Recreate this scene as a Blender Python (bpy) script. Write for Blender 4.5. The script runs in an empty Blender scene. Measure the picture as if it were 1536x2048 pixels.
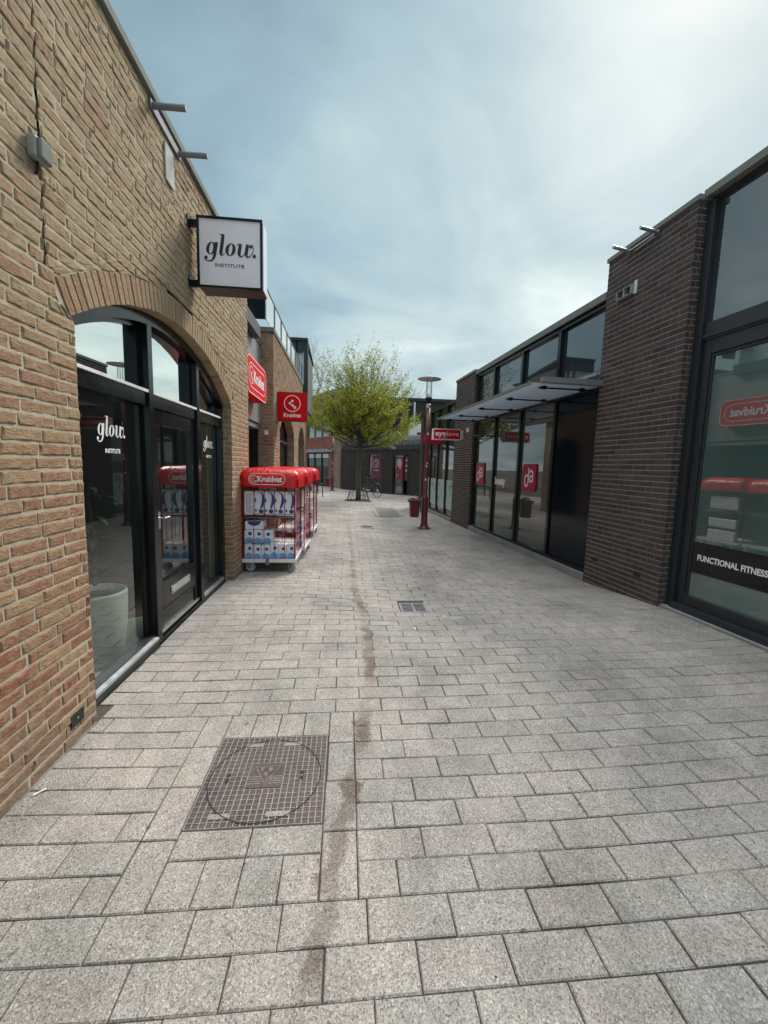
import bpy, math, random
from mathutils import Vector, Matrix, noise
random.seed(7)
R=random.random
def U(a,b): return a+(b-a)*random.random()
S=bpy.context.scene; COL=S.collection
PI=math.pi
# ---------------------------------------------------------------- camera
cam=bpy.data.cameras.new('camera'); co=bpy.data.objects.new('camera',cam); COL.objects.link(co); S.camera=co
F=815.; CX,CY=768.,1024.; H=1.5
def vn(v): v=Vector(v); v.normalize(); return v
_up=-vn((583-CX,8130-CY,F)); _v=Vector((693-CX,926-CY,F)); _y=vn(_v-_up*_v.dot(_up)); _x=_y.cross(_up)
if _x.x<0: _x=-_x
_R=Matrix((_x,_y,_up))                       # photo ray (right, down, forward) -> world
cr=_R@Vector((1,0,0)); cd=_R@Vector((0,1,0)); cf=_R@Vector((0,0,1))
m3=Matrix((cr,-cd,-cf)).transposed()
co.matrix_world=Matrix.Translation((0,0,H))@m3.to_4x4()
cam.sensor_fit='HORIZONTAL'; cam.sensor_width=36; cam.lens=F/1536*36; cam.clip_start=.05; cam.clip_end=800
# ---------------------------------------------------------------- world and sun
SUN_EL,SUN_AZ=math.radians(42),math.radians(38)    # azimuth to the right of the street axis
W=bpy.data.worlds.new('World'); S.world=W; W.use_nodes=True
nt=W.node_tree; N=nt.nodes; Lk=nt.links; N.clear()
def nd(t,**k):
    n=N.new(t)
    for a,b in k.items(): setattr(n,a,b)
    return n
out=nd('ShaderNodeOutputWorld')
sky=nd('ShaderNodeTexSky'); sky.sky_type='NISHITA'; sky.sun_disc=False; sky.sun_elevation=SUN_EL; sky.sun_rotation=SUN_AZ
sky.air_density=1.2; sky.dust_density=2.5; sky.ozone_density=1.4
bg1=nd('ShaderNodeBackground'); bg1.inputs[1].default_value=.05; Lk.new(sky.outputs[0],bg1.inputs[0])
tc=nd('ShaderNodeTexCoord'); sep=nd('ShaderNodeSeparateXYZ'); Lk.new(tc.outputs['Generated'],sep.inputs[0])
def mth(op,a,b=None,c=None,clamp=False):
    n=nd('ShaderNodeMath',operation=op); n.use_clamp=clamp
    for i,q in enumerate((a,b,c)):
        if q is None: continue
        if isinstance(q,(int,float)): n.inputs[i].default_value=q
        else: Lk.new(q,n.inputs[i])
    return n.outputs[0]
zz=mth('MAXIMUM',sep.outputs[2],.0); zz=mth('ADD',zz,.16)
px_=mth('DIVIDE',sep.outputs[0],zz); py_=mth('DIVIDE',sep.outputs[1],zz)
cmb=nd('ShaderNodeCombineXYZ'); Lk.new(px_,cmb.inputs[0]); Lk.new(py_,cmb.inputs[1])
n1=nd('ShaderNodeTexNoise'); n1.inputs['Scale'].default_value=.62; n1.inputs['Detail'].default_value=6; n1.inputs['Roughness'].default_value=.5; n1.inputs['Distortion'].default_value=.35
Lk.new(cmb.outputs[0],n1.inputs['Vector'])
cl=nd('ShaderNodeMapRange'); cl.inputs[1].default_value=.36; cl.inputs[2].default_value=.64; cl.interpolation_type='SMOOTHSTEP'
Lk.new(n1.outputs['Fac'],cl.inputs[0])
# brightness of the cloud deck near the veiled sun
dv=nd('ShaderNodeVectorMath',operation='DOT_PRODUCT'); nv=nd('ShaderNodeVectorMath',operation='NORMALIZE'); Lk.new(tc.outputs['Generated'],nv.inputs[0])
gl=vn((.50,.82,.24)); dv.inputs[1].default_value=gl; Lk.new(nv.outputs[0],dv.inputs[0])
g1=mth('POWER',mth('MAXIMUM',dv.outputs['Value'],0.),9.)
g2=mth('POWER',mth('MAXIMUM',dv.outputs['Value'],0.),60.)
hz=mth('POWER',mth('SUBTRACT',1.,mth('MAXIMUM',sep.outputs[2],0.),clamp=True),5.)
ov=nd('ShaderNodeMapRange'); ov.inputs[1].default_value=.74; ov.inputs[2].default_value=.97; Lk.new(sep.outputs[2],ov.inputs[0])   # overcast sky is brightest overhead
thick=nd('ShaderNodeTexNoise'); thick.inputs['Scale'].default_value=1.25; thick.inputs['Detail'].default_value=6; thick.inputs['Roughness'].default_value=.55; thick.inputs['Distortion'].default_value=.5; Lk.new(cmb.outputs[0],thick.inputs['Vector'])
tt=mth('ADD',mth('MULTIPLY',cl.outputs[0],.34),mth('MULTIPLY',mth('SUBTRACT',thick.outputs['Fac'],.5),1.35))
tt=mth('ADD',tt,mth('ADD',mth('MULTIPLY',g1,.42),mth('ADD',mth('MULTIPLY',hz,.30),.10)),clamp=True)
rp=nd('ShaderNodeValToRGB'); e=rp.color_ramp.elements
e[0].position=0.; e[0].color=(.088,.135,.160,1); e[1].position=1.; e[1].color=(.37,.41,.395,1)
q_=e.new(.35); q_.color=(.142,.202,.228,1); q_=e.new(.68); q_.color=(.230,.280,.285,1)
Lk.new(tt,rp.inputs[0])
ovc=nd('ShaderNodeMixRGB',blend_type='ADD'); ovc.inputs[0].default_value=1.; Lk.new(rp.outputs[0],ovc.inputs[1])
oc=nd('ShaderNodeCombineXYZ'); o1=mth('MULTIPLY',ov.outputs[0],1.45)
for i_ in range(3): Lk.new(o1,oc.inputs[i_])
Lk.new(oc.outputs[0],ovc.inputs[2])
bg2=nd('ShaderNodeBackground'); Lk.new(ovc.outputs[0],bg2.inputs[0]); bg2.inputs[1].default_value=1.
mx=nd('ShaderNodeMixShader'); Lk.new(mth('ADD',mth('MULTIPLY',cl.outputs[0],.10),.86,clamp=True),mx.inputs[0]); Lk.new(bg1.outputs[0],mx.inputs[1]); Lk.new(bg2.outputs[0],mx.inputs[2]); Lk.new(mx.outputs[0],out.inputs[0])
sl=bpy.data.lights.new('sun','SUN'); sl.energy=1.5; sl.angle=math.radians(20); sl.color=(1,.95,.87)
so=bpy.data.objects.new('sun',sl); COL.objects.link(so)
sd=Vector((math.sin(SUN_AZ)*math.cos(SUN_EL),math.cos(SUN_AZ)*math.cos(SUN_EL),math.sin(SUN_EL)))
so.rotation_euler=sd.to_track_quat('Z','Y').to_euler(); so.location=(6,8,14)
S.view_settings.view_transform='Standard'; S.view_settings.look='None'; S.view_settings.gamma=1; S.view_settings.exposure=1.44
# ---------------------------------------------------------------- materials
class Mat:
    def __init__(s,name):
        s.m=bpy.data.materials.new(name); s.m.use_nodes=True; s.t=s.m.node_tree; s.n=s.t.nodes; s.l=s.t.links
        s.b=s.n['Principled BSDF']; s.o=s.n['Material Output']
    def new(s,t,**k):
        n=s.n.new(t)
        for a,b in k.items(): setattr(n,a,b)
        return n
    def link(s,a,b): s.l.new(a,b)
    def coord(s,scale=(1,1,1)):
        t=s.new('ShaderNodeTexCoord'); mp=s.new('ShaderNodeMapping'); mp.inputs['Scale'].default_value=scale
        s.link(t.outputs['Object'],mp.inputs[0]); return mp.outputs[0]
    def noise(s,scale,detail=4,rough=.55,vec=None,dist=0):
        n=s.new('ShaderNodeTexNoise'); n.inputs['Scale'].default_value=scale; n.inputs['Detail'].default_value=detail
        n.inputs['Roughness'].default_value=rough; n.inputs['Distortion'].default_value=dist
        s.link(vec or s.coord(),n.inputs['Vector']); return n.outputs['Fac']
    def ramp(s,fac,stops,interp='LINEAR'):
        r=s.new('ShaderNodeValToRGB'); r.color_ramp.interpolation=interp; e=r.color_ramp.elements
        while len(e)<len(stops): e.new(.5)
        for i,(p,c) in enumerate(stops): e[i].position=p; e[i].color=(*c,1)
        s.link(fac,r.inputs[0]); return r.outputs[0]
    def math(s,op,a,b=None,clamp=False):
        n=s.new('ShaderNodeMath',operation=op); n.use_clamp=clamp
        for i,q in enumerate((a,b)):
            if q is None: continue
            if isinstance(q,(int,float)): n.inputs[i].default_value=q
            else: s.link(q,n.inputs[i])
        return n.outputs[0]
    def mix(s,f,a,b,mode='MIX'):
        n=s.new('ShaderNodeMixRGB',blend_type=mode)
        for i,q in enumerate((f,a,b)):
            if isinstance(q,(int,float)): n.inputs[i].default_value=q
            elif isinstance(q,tuple): n.inputs[i].default_value=(*q,1)
            else: s.link(q,n.inputs[i])
        return n.outputs[0]
    def bump(s,h,strength=.3,dist=.01):
        b=s.new('ShaderNodeBump'); b.inputs['Strength'].default_value=strength; b.inputs['Distance'].default_value=dist
        s.link(h,b.inputs['Height']); s.link(b.outputs[0],s.b.inputs['Normal']); return s
    def set(s,col=None,rough=None,metal=None,ior=None,spec=None,coat=None):
        def a(k,v):
            if v is None: return
            i=s.b.inputs[k]
            if isinstance(v,(int,float)): i.default_value=v
            elif isinstance(v,tuple): i.default_value=(*v,1)
            else: s.link(v,i)
        a('Base Color',col); a('Roughness',rough); a('Metallic',metal); a('IOR',ior); a('Specular IOR Level',spec); a('Coat Weight',coat); return s
def plain(name,col,rough=.5,metal=0,var=.12,bump=0,scale=9,**k):
    m=Mat(name); f=m.noise(scale,5,.6)
    lo=tuple(c*(1-var) for c in col); hi=tuple(min(1,c*(1+var)) for c in col)
    r=m.math('ADD',m.math('MULTIPLY',m.noise(scale*2.3,3),.25),rough-.12,clamp=True)
    m.set(m.ramp(f,[(.3,lo),(.7,hi)]),r,metal,**k)
    if bump: m.bump(m.noise(scale*8,3),bump,.003)
    return m.m
def brickmat(name,stops,grit=.5,topstops=None,z0=1.5,z1=3.2,bs=.8):
    m=Mat(name); g=m.new('ShaderNodeNewGeometry'); rnd=g.outputs['Random Per Island']
    c=m.ramp(rnd,stops,'CONSTANT' if len(stops)>6 else 'LINEAR')
    if topstops:
        c2=m.ramp(rnd,topstops); t=m.new('ShaderNodeTexCoord'); sp=m.new('ShaderNodeSeparateXYZ'); m.link(t.outputs['Object'],sp.inputs[0])
        mr=m.new('ShaderNodeMapRange'); mr.inputs[1].default_value=z0; mr.inputs[2].default_value=z1
        m.link(m.math('ADD',sp.outputs[2],m.math('MULTIPLY',m.noise(1.1,3),.8)),mr.inputs[0]); c=m.mix(mr.outputs[0],c,c2)
    v=m.noise(55,6,.75); c=m.mix(.55,c,m.ramp(v,[(.3,(.35,.33,.32)),(.5,(.8,.8,.8)),(.7,(1.25,1.2,1.1))]),'MULTIPLY')
    if topstops:
        pq=m.ramp(m.noise(15,4,.6),[(.45,(0,0,0)),(.62,(1,1,1))]); c=m.mix(m.math('MULTIPLY',pq,.55),c,(.33,.225,.125))
    lime=m.ramp(m.noise(24,6,.75),[(.50,(0,0,0)),(.70,(1,1,1))]); c=m.mix(m.math('MULTIPLY',lime,.40 if topstops else .2),c,(.38,.33,.24) if topstops else (.30,.27,.25))
    if topstops:
        t9=m.new('ShaderNodeTexCoord'); s9=m.new('ShaderNodeSeparateXYZ'); m.link(t9.outputs['Object'],s9.inputs[0]); r9=m.new('ShaderNodeMapRange'); r9.inputs[1].default_value=.38; r9.inputs[2].default_value=.02
        m.link(m.math('ADD',s9.outputs[2],m.math('MULTIPLY',m.math('SUBTRACT',m.noise(3,5,.7),.5),.6)),r9.inputs[0]); c=m.mix(m.math('MULTIPLY',r9.outputs[0],.6),c,(.20,.175,.14))   # splash dirt on the lowest courses
    m.set(c,.93,spec=.25)
    h=m.math('ADD',m.noise(75,6,.8,m.coord((1,.8,1.2))),m.math('MULTIPLY',m.noise(26,3,.6,m.coord((1,.7,1.6)),1.6),1.4))
    m.bump(h,bs,.012*grit*2); return m.m
def speck(name,col,var=.25,scale=140,rough=.9,bump=.4,metal=0):
    m=Mat(name); f=m.noise(scale,2,.8); f2=m.noise(3,4)
    lo=tuple(c*(1-var) for c in col); hi=tuple(c*(1+var) for c in col)
    c=m.ramp(f,[(.33,lo),(.5,col),(.66,hi)]); c=m.mix(.5,c,m.ramp(f2,[(.3,(.75,.75,.75)),(.7,(1.2,1.2,1.2))]),'MULTIPLY')
    m.set(c,rough,metal,spec=.3); m.bump(f,bump,.003); return m.m
def glass(name,tint=(.75,.8,.78),ior=1.6,boost=1.0):
    m=Mat(name); m.n.remove(m.b); tr=m.new('ShaderNodeBsdfTransparent'); tr.inputs[0].default_value=(*tint,1)
    gs=m.new('ShaderNodeBsdfGlossy'); gs.inputs['Roughness'].default_value=.0; gs.inputs['Color'].default_value=(.95,.97,.97,1)
    lw=m.new('ShaderNodeLayerWeight'); lw.inputs['Blend'].default_value=.5; f0=((ior-1)/(ior+1))**2*2*boost; mxs=m.new('ShaderNodeMixShader')
    m.link(m.math('ADD',m.math('MULTIPLY',m.math('POWER',lw.outputs['Facing'],4.),1-f0),f0,clamp=True),mxs.inputs[0]); m.link(tr.outputs[0],mxs.inputs[1]); m.link(gs.outputs[0],mxs.inputs[2]); m.link(mxs.outputs[0],m.o.inputs[0]); return m.m
def opaque_glass(name,base,ior=1.8,rough=.015,wav=.02):
    m=Mat(name); f=m.noise(.7,3); m.set(m.ramp(f,[(.3,tuple(c*.75 for c in base)),(.7,tuple(c*1.25 for c in base))]),rough,ior=ior)
    m.bump(m.noise(.9,1),wav,.05); return m.m
MT={}
MT['brick']=brickmat('handmade_brick',[(0,(.27,.11,.070)),(.25,(.305,.14,.088)),(.5,(.325,.165,.10)),(.7,(.29,.15,.098)),(.85,(.35,.21,.12)),(1,(.38,.255,.145))],
   topstops=[(0,(.37,.24,.155)),(.3,(.42,.305,.195)),(.6,(.445,.345,.22)),(.85,(.43,.35,.22)),(1,(.37,.215,.14))],z0=1.0,z1=3.3)
MT['mortar']=speck('lime_mortar',(.40,.355,.27),.3,170,.95,.6)
MT['archbrick']=brickmat('arch_brick',[(0,(.31,.20,.13)),(.4,(.345,.24,.155)),(.8,(.37,.28,.18)),(1,(.30,.19,.125))],bs=.9)
MT['dbrick']=brickmat('dark_clinker_brick',[(0,(.054,.042,.042)),(.3,(.076,.052,.048)),(.55,(.070,.060,.061)),(.8,(.092,.062,.054)),(1,(.090,.080,.082))],grit=.25,bs=.35)
MT['dmortar']=speck('pale_mortar',(.27,.24,.225),.15,150,.95,.2)
MT['kbrick']=brickmat('tan_brick',[(0,(.30,.18,.12)),(.3,(.36,.235,.15)),(.6,(.41,.29,.18)),(.85,(.38,.30,.19)),(1,(.27,.15,.10))])
MT['dark']=plain('dark_void',(.012,.012,.014),.8)
MT['blackpaint']=plain('black_paint',(.007,.008,.009),.17,coat=.0,scale=5,spec=.35)
MT['anthracite']=plain('anthracite_paint',(.020,.025,.030),.45)
MT['alu']=plain('brushed_aluminium',(.55,.56,.58),.35,.9)
MT['galv']=plain('galvanised_steel',(.20,.215,.225),.7,.2,spec=.2)
MT['white']=plain('white_plastic',(.72,.73,.72),.45)
MT['pale']=plain('pale_coping_metal',(.20,.21,.195),.95,.0,spec=.08)
MT['concrete']=speck('pale_concrete',(.40,.38,.34),.12,60,.85,.3)
MT['panel']=plain('grey_facade_panel',(.26,.275,.275),.4,.1,.22,scale=2.2)
MT['glassL']=glass('clear_shop_glass',(.80,.86,.83),1.5,1.15)
MT['glassTop']=Mat('mirroring_fanlight_glass').set((.72,.78,.75),.008,1.).m
MT['daglass']=opaque_glass('coated_shop_glass',(.055,.062,.050),2.15,.015)
MT['ffglass']=opaque_glass('tinted_gym_glass',(.075,.125,.115),2.1,.012)
MT['upglass']=opaque_glass('dark_upper_glass',(.028,.036,.044),2.5,.02)
MT['frost']=plain('pale_balustrade_glass',(.50,.56,.56),.12,0,.05,scale=1.5,coat=1.0)
MT['blackpanel']=opaque_glass('black_gloss_panel',(.004,.007,.013),1.28,.10)
MT['red']=plain('red_sign_face',(.62,.005,.010),.6,0,.06,spec=.12)
MT['redcover']=plain('red_vinyl_cover',(.60,.004,.008),.30,0,.14,scale=4,coat=.25)
_c=Mat('x'); bpy.data.materials.remove(_c.m)
_n=MT['redcover'].node_tree; _b=_n.nodes.new('ShaderNodeBump'); _w=_n.nodes.new('ShaderNodeTexNoise'); _w.inputs['Scale'].default_value=7; _w.inputs['Distortion'].default_value=2.5; _w.inputs['Detail'].default_value=3
_tc=_n.nodes.new('ShaderNodeTexCoord'); _n.links.new(_tc.outputs['Object'],_w.inputs['Vector']); _n.links.new(_w.outputs['Fac'],_b.inputs['Height']); _b.inputs['Strength'].default_value=.55; _b.inputs['Distance'].default_value=.03; _n.links.new(_b.outputs[0],_n.nodes['Principled BSDF'].inputs['Normal'])
MT['redwire']=plain('red_powder_coat',(.42,.010,.025),.42,0,.3,scale=30)
MT['crimson']=plain('crimson_sign',(.38,.004,.045),.4,spec=.25)
MT['purple']=plain('purple_sign',(.17,.008,.05),.4)
MT['wtext']=plain('white_lettering',(.80,.79,.80),.5,0,.03)
MT['btext']=plain('black_lettering',(.012,.016,.018),.5)
MT['rtext']=plain('red_lettering',(.62,.10,.13),.5)
MT['signwhite']=plain('white_acrylic',(.74,.74,.82),.3,0,.05,scale=3,coat=.4)
MT['maroon']=plain('maroon_paint',(.105,.016,.024),.42,0,.3,scale=14)
MT['binred']=plain('red_bin_plastic',(.13,.006,.012),.45,0,.2)
MT['binlid']=plain('dark_grey_plastic',(.06,.065,.075),.5)
def ironmat():
    m=Mat('cast_iron'); c=m.ramp(m.noise(6,5,.7),[(.3,(.050,.045,.044)),(.48,(.090,.070,.064)),(.6,(.115,.080,.070)),(.72,(.085,.092,.085))]); c=m.mix(.6,c,m.ramp(m.noise(120,2,.8),[(.35,(.6,.6,.6)),(.65,(1.4,1.4,1.4))]),'MULTIPLY'); m.set(c,.62,.3,spec=.3); m.bump(m.noise(90,3,.8),.5,.003); return m.m
MT['iron']=ironmat()
MT['ironw']=speck('worn_iron_rib',(.25,.235,.225),.35,120,.5,.4,.3)
MT['bark']=speck('grey_brown_bark',(.105,.088,.062),.4,26,.95,.8)
MT['twig']=plain('dark_twig',(.060,.048,.036),.9)
MT['greytwig']=plain('grey_twig',(.13,.115,.11),.9)
MT['soil']=speck('soil',(.06,.05,.038),.4,60,.97,.8)
MT['planter']=plain('pale_green_planter',(.30,.33,.28),.6)
MT['floor']=plain('shop_floor',(.42,.43,.36),.35,0,.1,scale=2)
MT['wallin']=plain('shop_interior_wall',(.07,.075,.072),.8)
MT['warm']=plain('warm_wood_panel',(.30,.12,.035),.5)
MT['tyre']=plain('tyre_rubber',(.018,.018,.02),.7)
MT['casterw']=plain('grey_caster_wheel',(.45,.44,.42),.6)
MT['packw']=plain('white_pack_film',(.74,.75,.80),.28,0,.08,scale=12,coat=.5)
MT['navy']=plain('navy_print',(.035,.05,.22),.35)
MT['skyblue']=plain('light_blue_print',(.09,.36,.70),.35)
MT['pinkp']=plain('pink_print',(.50,.14,.22),.4)
MT['bikegreen']=plain('dark_green_frame',(.012,.06,.052),.35)
MT['redbrick_far']=None
def farbrick(name,c1,c2,mort,sc=1.,bh=.0625):
    m=Mat(name); t=m.new('ShaderNodeTexCoord'); mp=m.new('ShaderNodeMapping'); m.link(t.outputs['UV'],mp.inputs[0])
    b=m.new('ShaderNodeTexBrick'); b.inputs['Scale'].default_value=1; b.inputs['Brick Width'].default_value=.22*sc; b.inputs['Row Height'].default_value=bh*sc
    b.inputs['Mortar Size'].default_value=.006*sc; b.inputs['Color1'].default_value=(*c1,1); b.inputs['Color2'].default_value=(*c2,1); b.inputs['Mortar'].default_value=(*mort,1)
    m.link(mp.outputs[0],b.inputs['Vector']); c=m.mix(.6,b.outputs['Color'],m.ramp(m.noise(1.4,5,.7),[(.3,(.6,.6,.6)),(.7,(1.35,1.3,1.25))]),'MULTIPLY')
    m.set(c,.9,spec=.2); m.bump(b.outputs['Fac'],-.3,.01); return m.m
MT['redbrick_far']=farbrick('red_brick_masonry',(.30,.10,.07),(.22,.075,.055),(.26,.18,.15))
MT['greybrick_far']=farbrick('charcoal_brick_masonry',(.030,.025,.026),(.050,.040,.038),(.075,.068,.065))
MT['tanfar']=farbrick('tan_fascia_masonry',(.27,.19,.145),(.22,.15,.115),(.26,.2,.16))
def shingle():
    m=Mat('dark_roof_shingle'); v=m.coord((1,1,1)); n_=m.new('ShaderNodeTexNoise'); n_.inputs['Scale'].default_value=5; m.link(v,n_.inputs['Vector'])
    m.set(m.ramp(m.noise(7,5,.7,m.coord((1,1,5))),[(.36,(.016,.017,.020)),(.5,(.036,.038,.044)),(.60,(.070,.074,.080)),(.72,(.15,.155,.16))]),.8,spec=.2); m.bump(m.noise(14,3,.6,m.coord((1,1,4))),.5,.03); return m.m
MT['shingle']=shingle()
def canopymat():
    m=Mat('ribbed_canopy_sheet'); t=m.new('ShaderNodeTexCoord'); w=m.new('ShaderNodeTexWave'); w.wave_type='BANDS'; w.bands_direction='X'; w.inputs['Scale'].default_value=7; w.inputs['Distortion'].default_value=.2
    m.link(t.outputs['Object'],w.inputs['Vector']); m.set(m.mix(.55,m.ramp(w.outputs['Fac'],[(.2,(.14,.16,.185)),(.8,(.27,.30,.33))]),m.ramp(m.noise(3,5),[(.3,(.20,.22,.25)),(.7,(.32,.35,.38))])),.5,.0); m.bump(w.outputs['Fac'],.6,.01)
    tl=m.new('ShaderNodeBsdfTranslucent'); tl.inputs[0].default_value=(.17,.20,.23,1); mxs=m.new('ShaderNodeMixShader'); mxs.inputs[0].default_value=.45
    m.link(m.b.outputs[0],mxs.inputs[1]); m.link(tl.outputs[0],mxs.inputs[2]); m.link(mxs.outputs[0],m.o.inputs[0]); return m.m
MT['canopy']=canopymat()
def leafmat(n,cols):
    m=Mat(n); g=m.new('ShaderNodeNewGeometry'); c=m.ramp(g.outputs['Random Per Island'],cols); m.set(c,.6,spec=.3)
    tl=m.new('ShaderNodeBsdfTranslucent'); m.link(c,tl.inputs[0]); mxs=m.new('ShaderNodeMixShader'); mxs.inputs[0].default_value=.35
    m.link(m.b.outputs[0],mxs.inputs[1]); m.link(tl.outputs[0],mxs.inputs[2]); m.link(mxs.outputs[0],m.o.inputs[0]); return m.m
MT['leaf']=leafmat('spring_leaf',[(0,(.10,.13,.010)),(.35,(.26,.30,.018)),(.65,(.37,.40,.028)),(.88,(.48,.48,.07)),(1,(.38,.24,.06))])
def pavemat():
    m=Mat('exposed_aggregate_paver'); g=m.new('ShaderNodeNewGeometry'); rnd=g.outputs['Random Per Island']
    base=m.ramp(rnd,[(0,(.264,.250,.232)),(.3,(.290,.270,.249)),(.55,(.303,.277,.255)),(.8,(.310,.276,.257)),(1,(.276,.259,.239))])
    t=m.new('ShaderNodeTexCoord'); P=t.outputs['Object']
    v=m.new('ShaderNodeTexVoronoi'); v.inputs['Scale'].default_value=215; v.feature='F1'; m.link(P,v.inputs['Vector'])
    grain=m.ramp(v.outputs['Color'],[(.12,(.42,.42,.42)),(.3,(.78,.78,.78)),(.55,(1,1,1)),(.8,(1.25,1.25,1.23)),(.93,(1.7,1.68,1.65))])
    fine=m.noise(420,2,.9,P); grain=m.mix(.5,grain,m.ramp(fine,[(.3,(.5,.5,.5)),(.5,(1,1,1)),(.7,(1.7,1.7,1.7))]),'MULTIPLY')
    c=m.mix(.9,base,grain,'MULTIPLY')
    pt=m.noise(1.3,6,.65,P); c=m.mix(.9,c,m.ramp(pt,[(.28,(.60,.61,.60)),(.5,(1,1,1)),(.72,(1.24,1.20,1.16))]),'MULTIPLY')
    spot=m.ramp(m.noise(21,2,.4,P),[(.235,(.45,.43,.40)),(.27,(1,1,1))]); c=m.mix(.8,c,spot,'MULTIPLY'); pt2=m.noise(5.5,5,.7,P); c=m.mix(.8,c,m.ramp(pt2,[(.3,(.78,.78,.76)),(.7,(1.18,1.18,1.18))]),'MULTIPLY')
    # brown run-off stain along the old gutter line
    sp=m.new('ShaderNodeSeparateXYZ'); m.link(P,sp.inputs[0])
    cy=m.new('ShaderNodeCombineXYZ'); m.link(sp.outputs[1],cy.inputs[1])
    fc_=m.new('ShaderNodeFloatCurve'); cv_=fc_.mapping.curves[0]; pts_=[(0.,-.12),(.995,-.09),(1.18,-.063),(1.4,-.024),(1.68,.028),(2.04,.101),(2.84,.188),(3.69,.211),(4.77,.137),(7.09,.129),(10.,.048),(14.7,-.21),(16.,-.3)]
    for i_,(y_,x_) in enumerate(pts_):
        a_,b_=y_/16.,.5+x_
        if i_==0: cv_.points[0].location=(a_,b_)
        elif i_==len(pts_)-1: cv_.points[-1].location=(1.,b_)
        else: cv_.points.new(a_,b_)
    fc_.mapping.update(); m.link(m.math('DIVIDE',sp.outputs[1],16.),fc_.inputs['Value'])
    xc=m.math('ADD',m.math('SUBTRACT',fc_.outputs[0],.5),m.math('MULTIPLY',m.math('SUBTRACT',m.noise(2.3,2,.5,cy.outputs[0]),.5),.10))
    wob=m.math('MULTIPLY',m.math('SUBTRACT',m.noise(7,5,.75,P),.5),.20)
    d=m.math('ABSOLUTE',m.math('ADD',m.math('SUBTRACT',sp.outputs[0],xc),wob))
    mr=m.new('ShaderNodeMapRange'); mr.inputs[1].default_value=.050; mr.inputs[2].default_value=.026; m.link(d,mr.inputs[0])
    br_=m.ramp(m.noise(2.2,2,.5,cy.outputs[0]),[(.42,(.25,.25,.25)),(.56,(1,1,1))])
    fy=m.new('ShaderNodeMapRange'); fy.inputs[1].default_value=13; fy.inputs[2].default_value=2.; m.link(sp.outputs[1],fy.inputs[0])
    sf=m.math('MULTIPLY',m.math('MULTIPLY',mr.outputs[0],br_),m.math('MULTIPLY',fy.outputs[0],1.))
    c=m.mix(sf,c,m.mix(.8,c,(.33,.26,.20),'MULTIPLY'))
    m.set(c,.88,spec=.35); m.bump(m.math('ADD',v.outputs['Distance'],m.math('MULTIPLY',fine,.5)),.45,.004); return m.m
MT['paver']=pavemat()
MT['joint']=speck('joint_sand',(.075,.066,.054),.4,90,.97,.6)
MT['kerb']=speck('grey_kerb_stone',(.24,.24,.235),.2,130,.9,.4)
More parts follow.
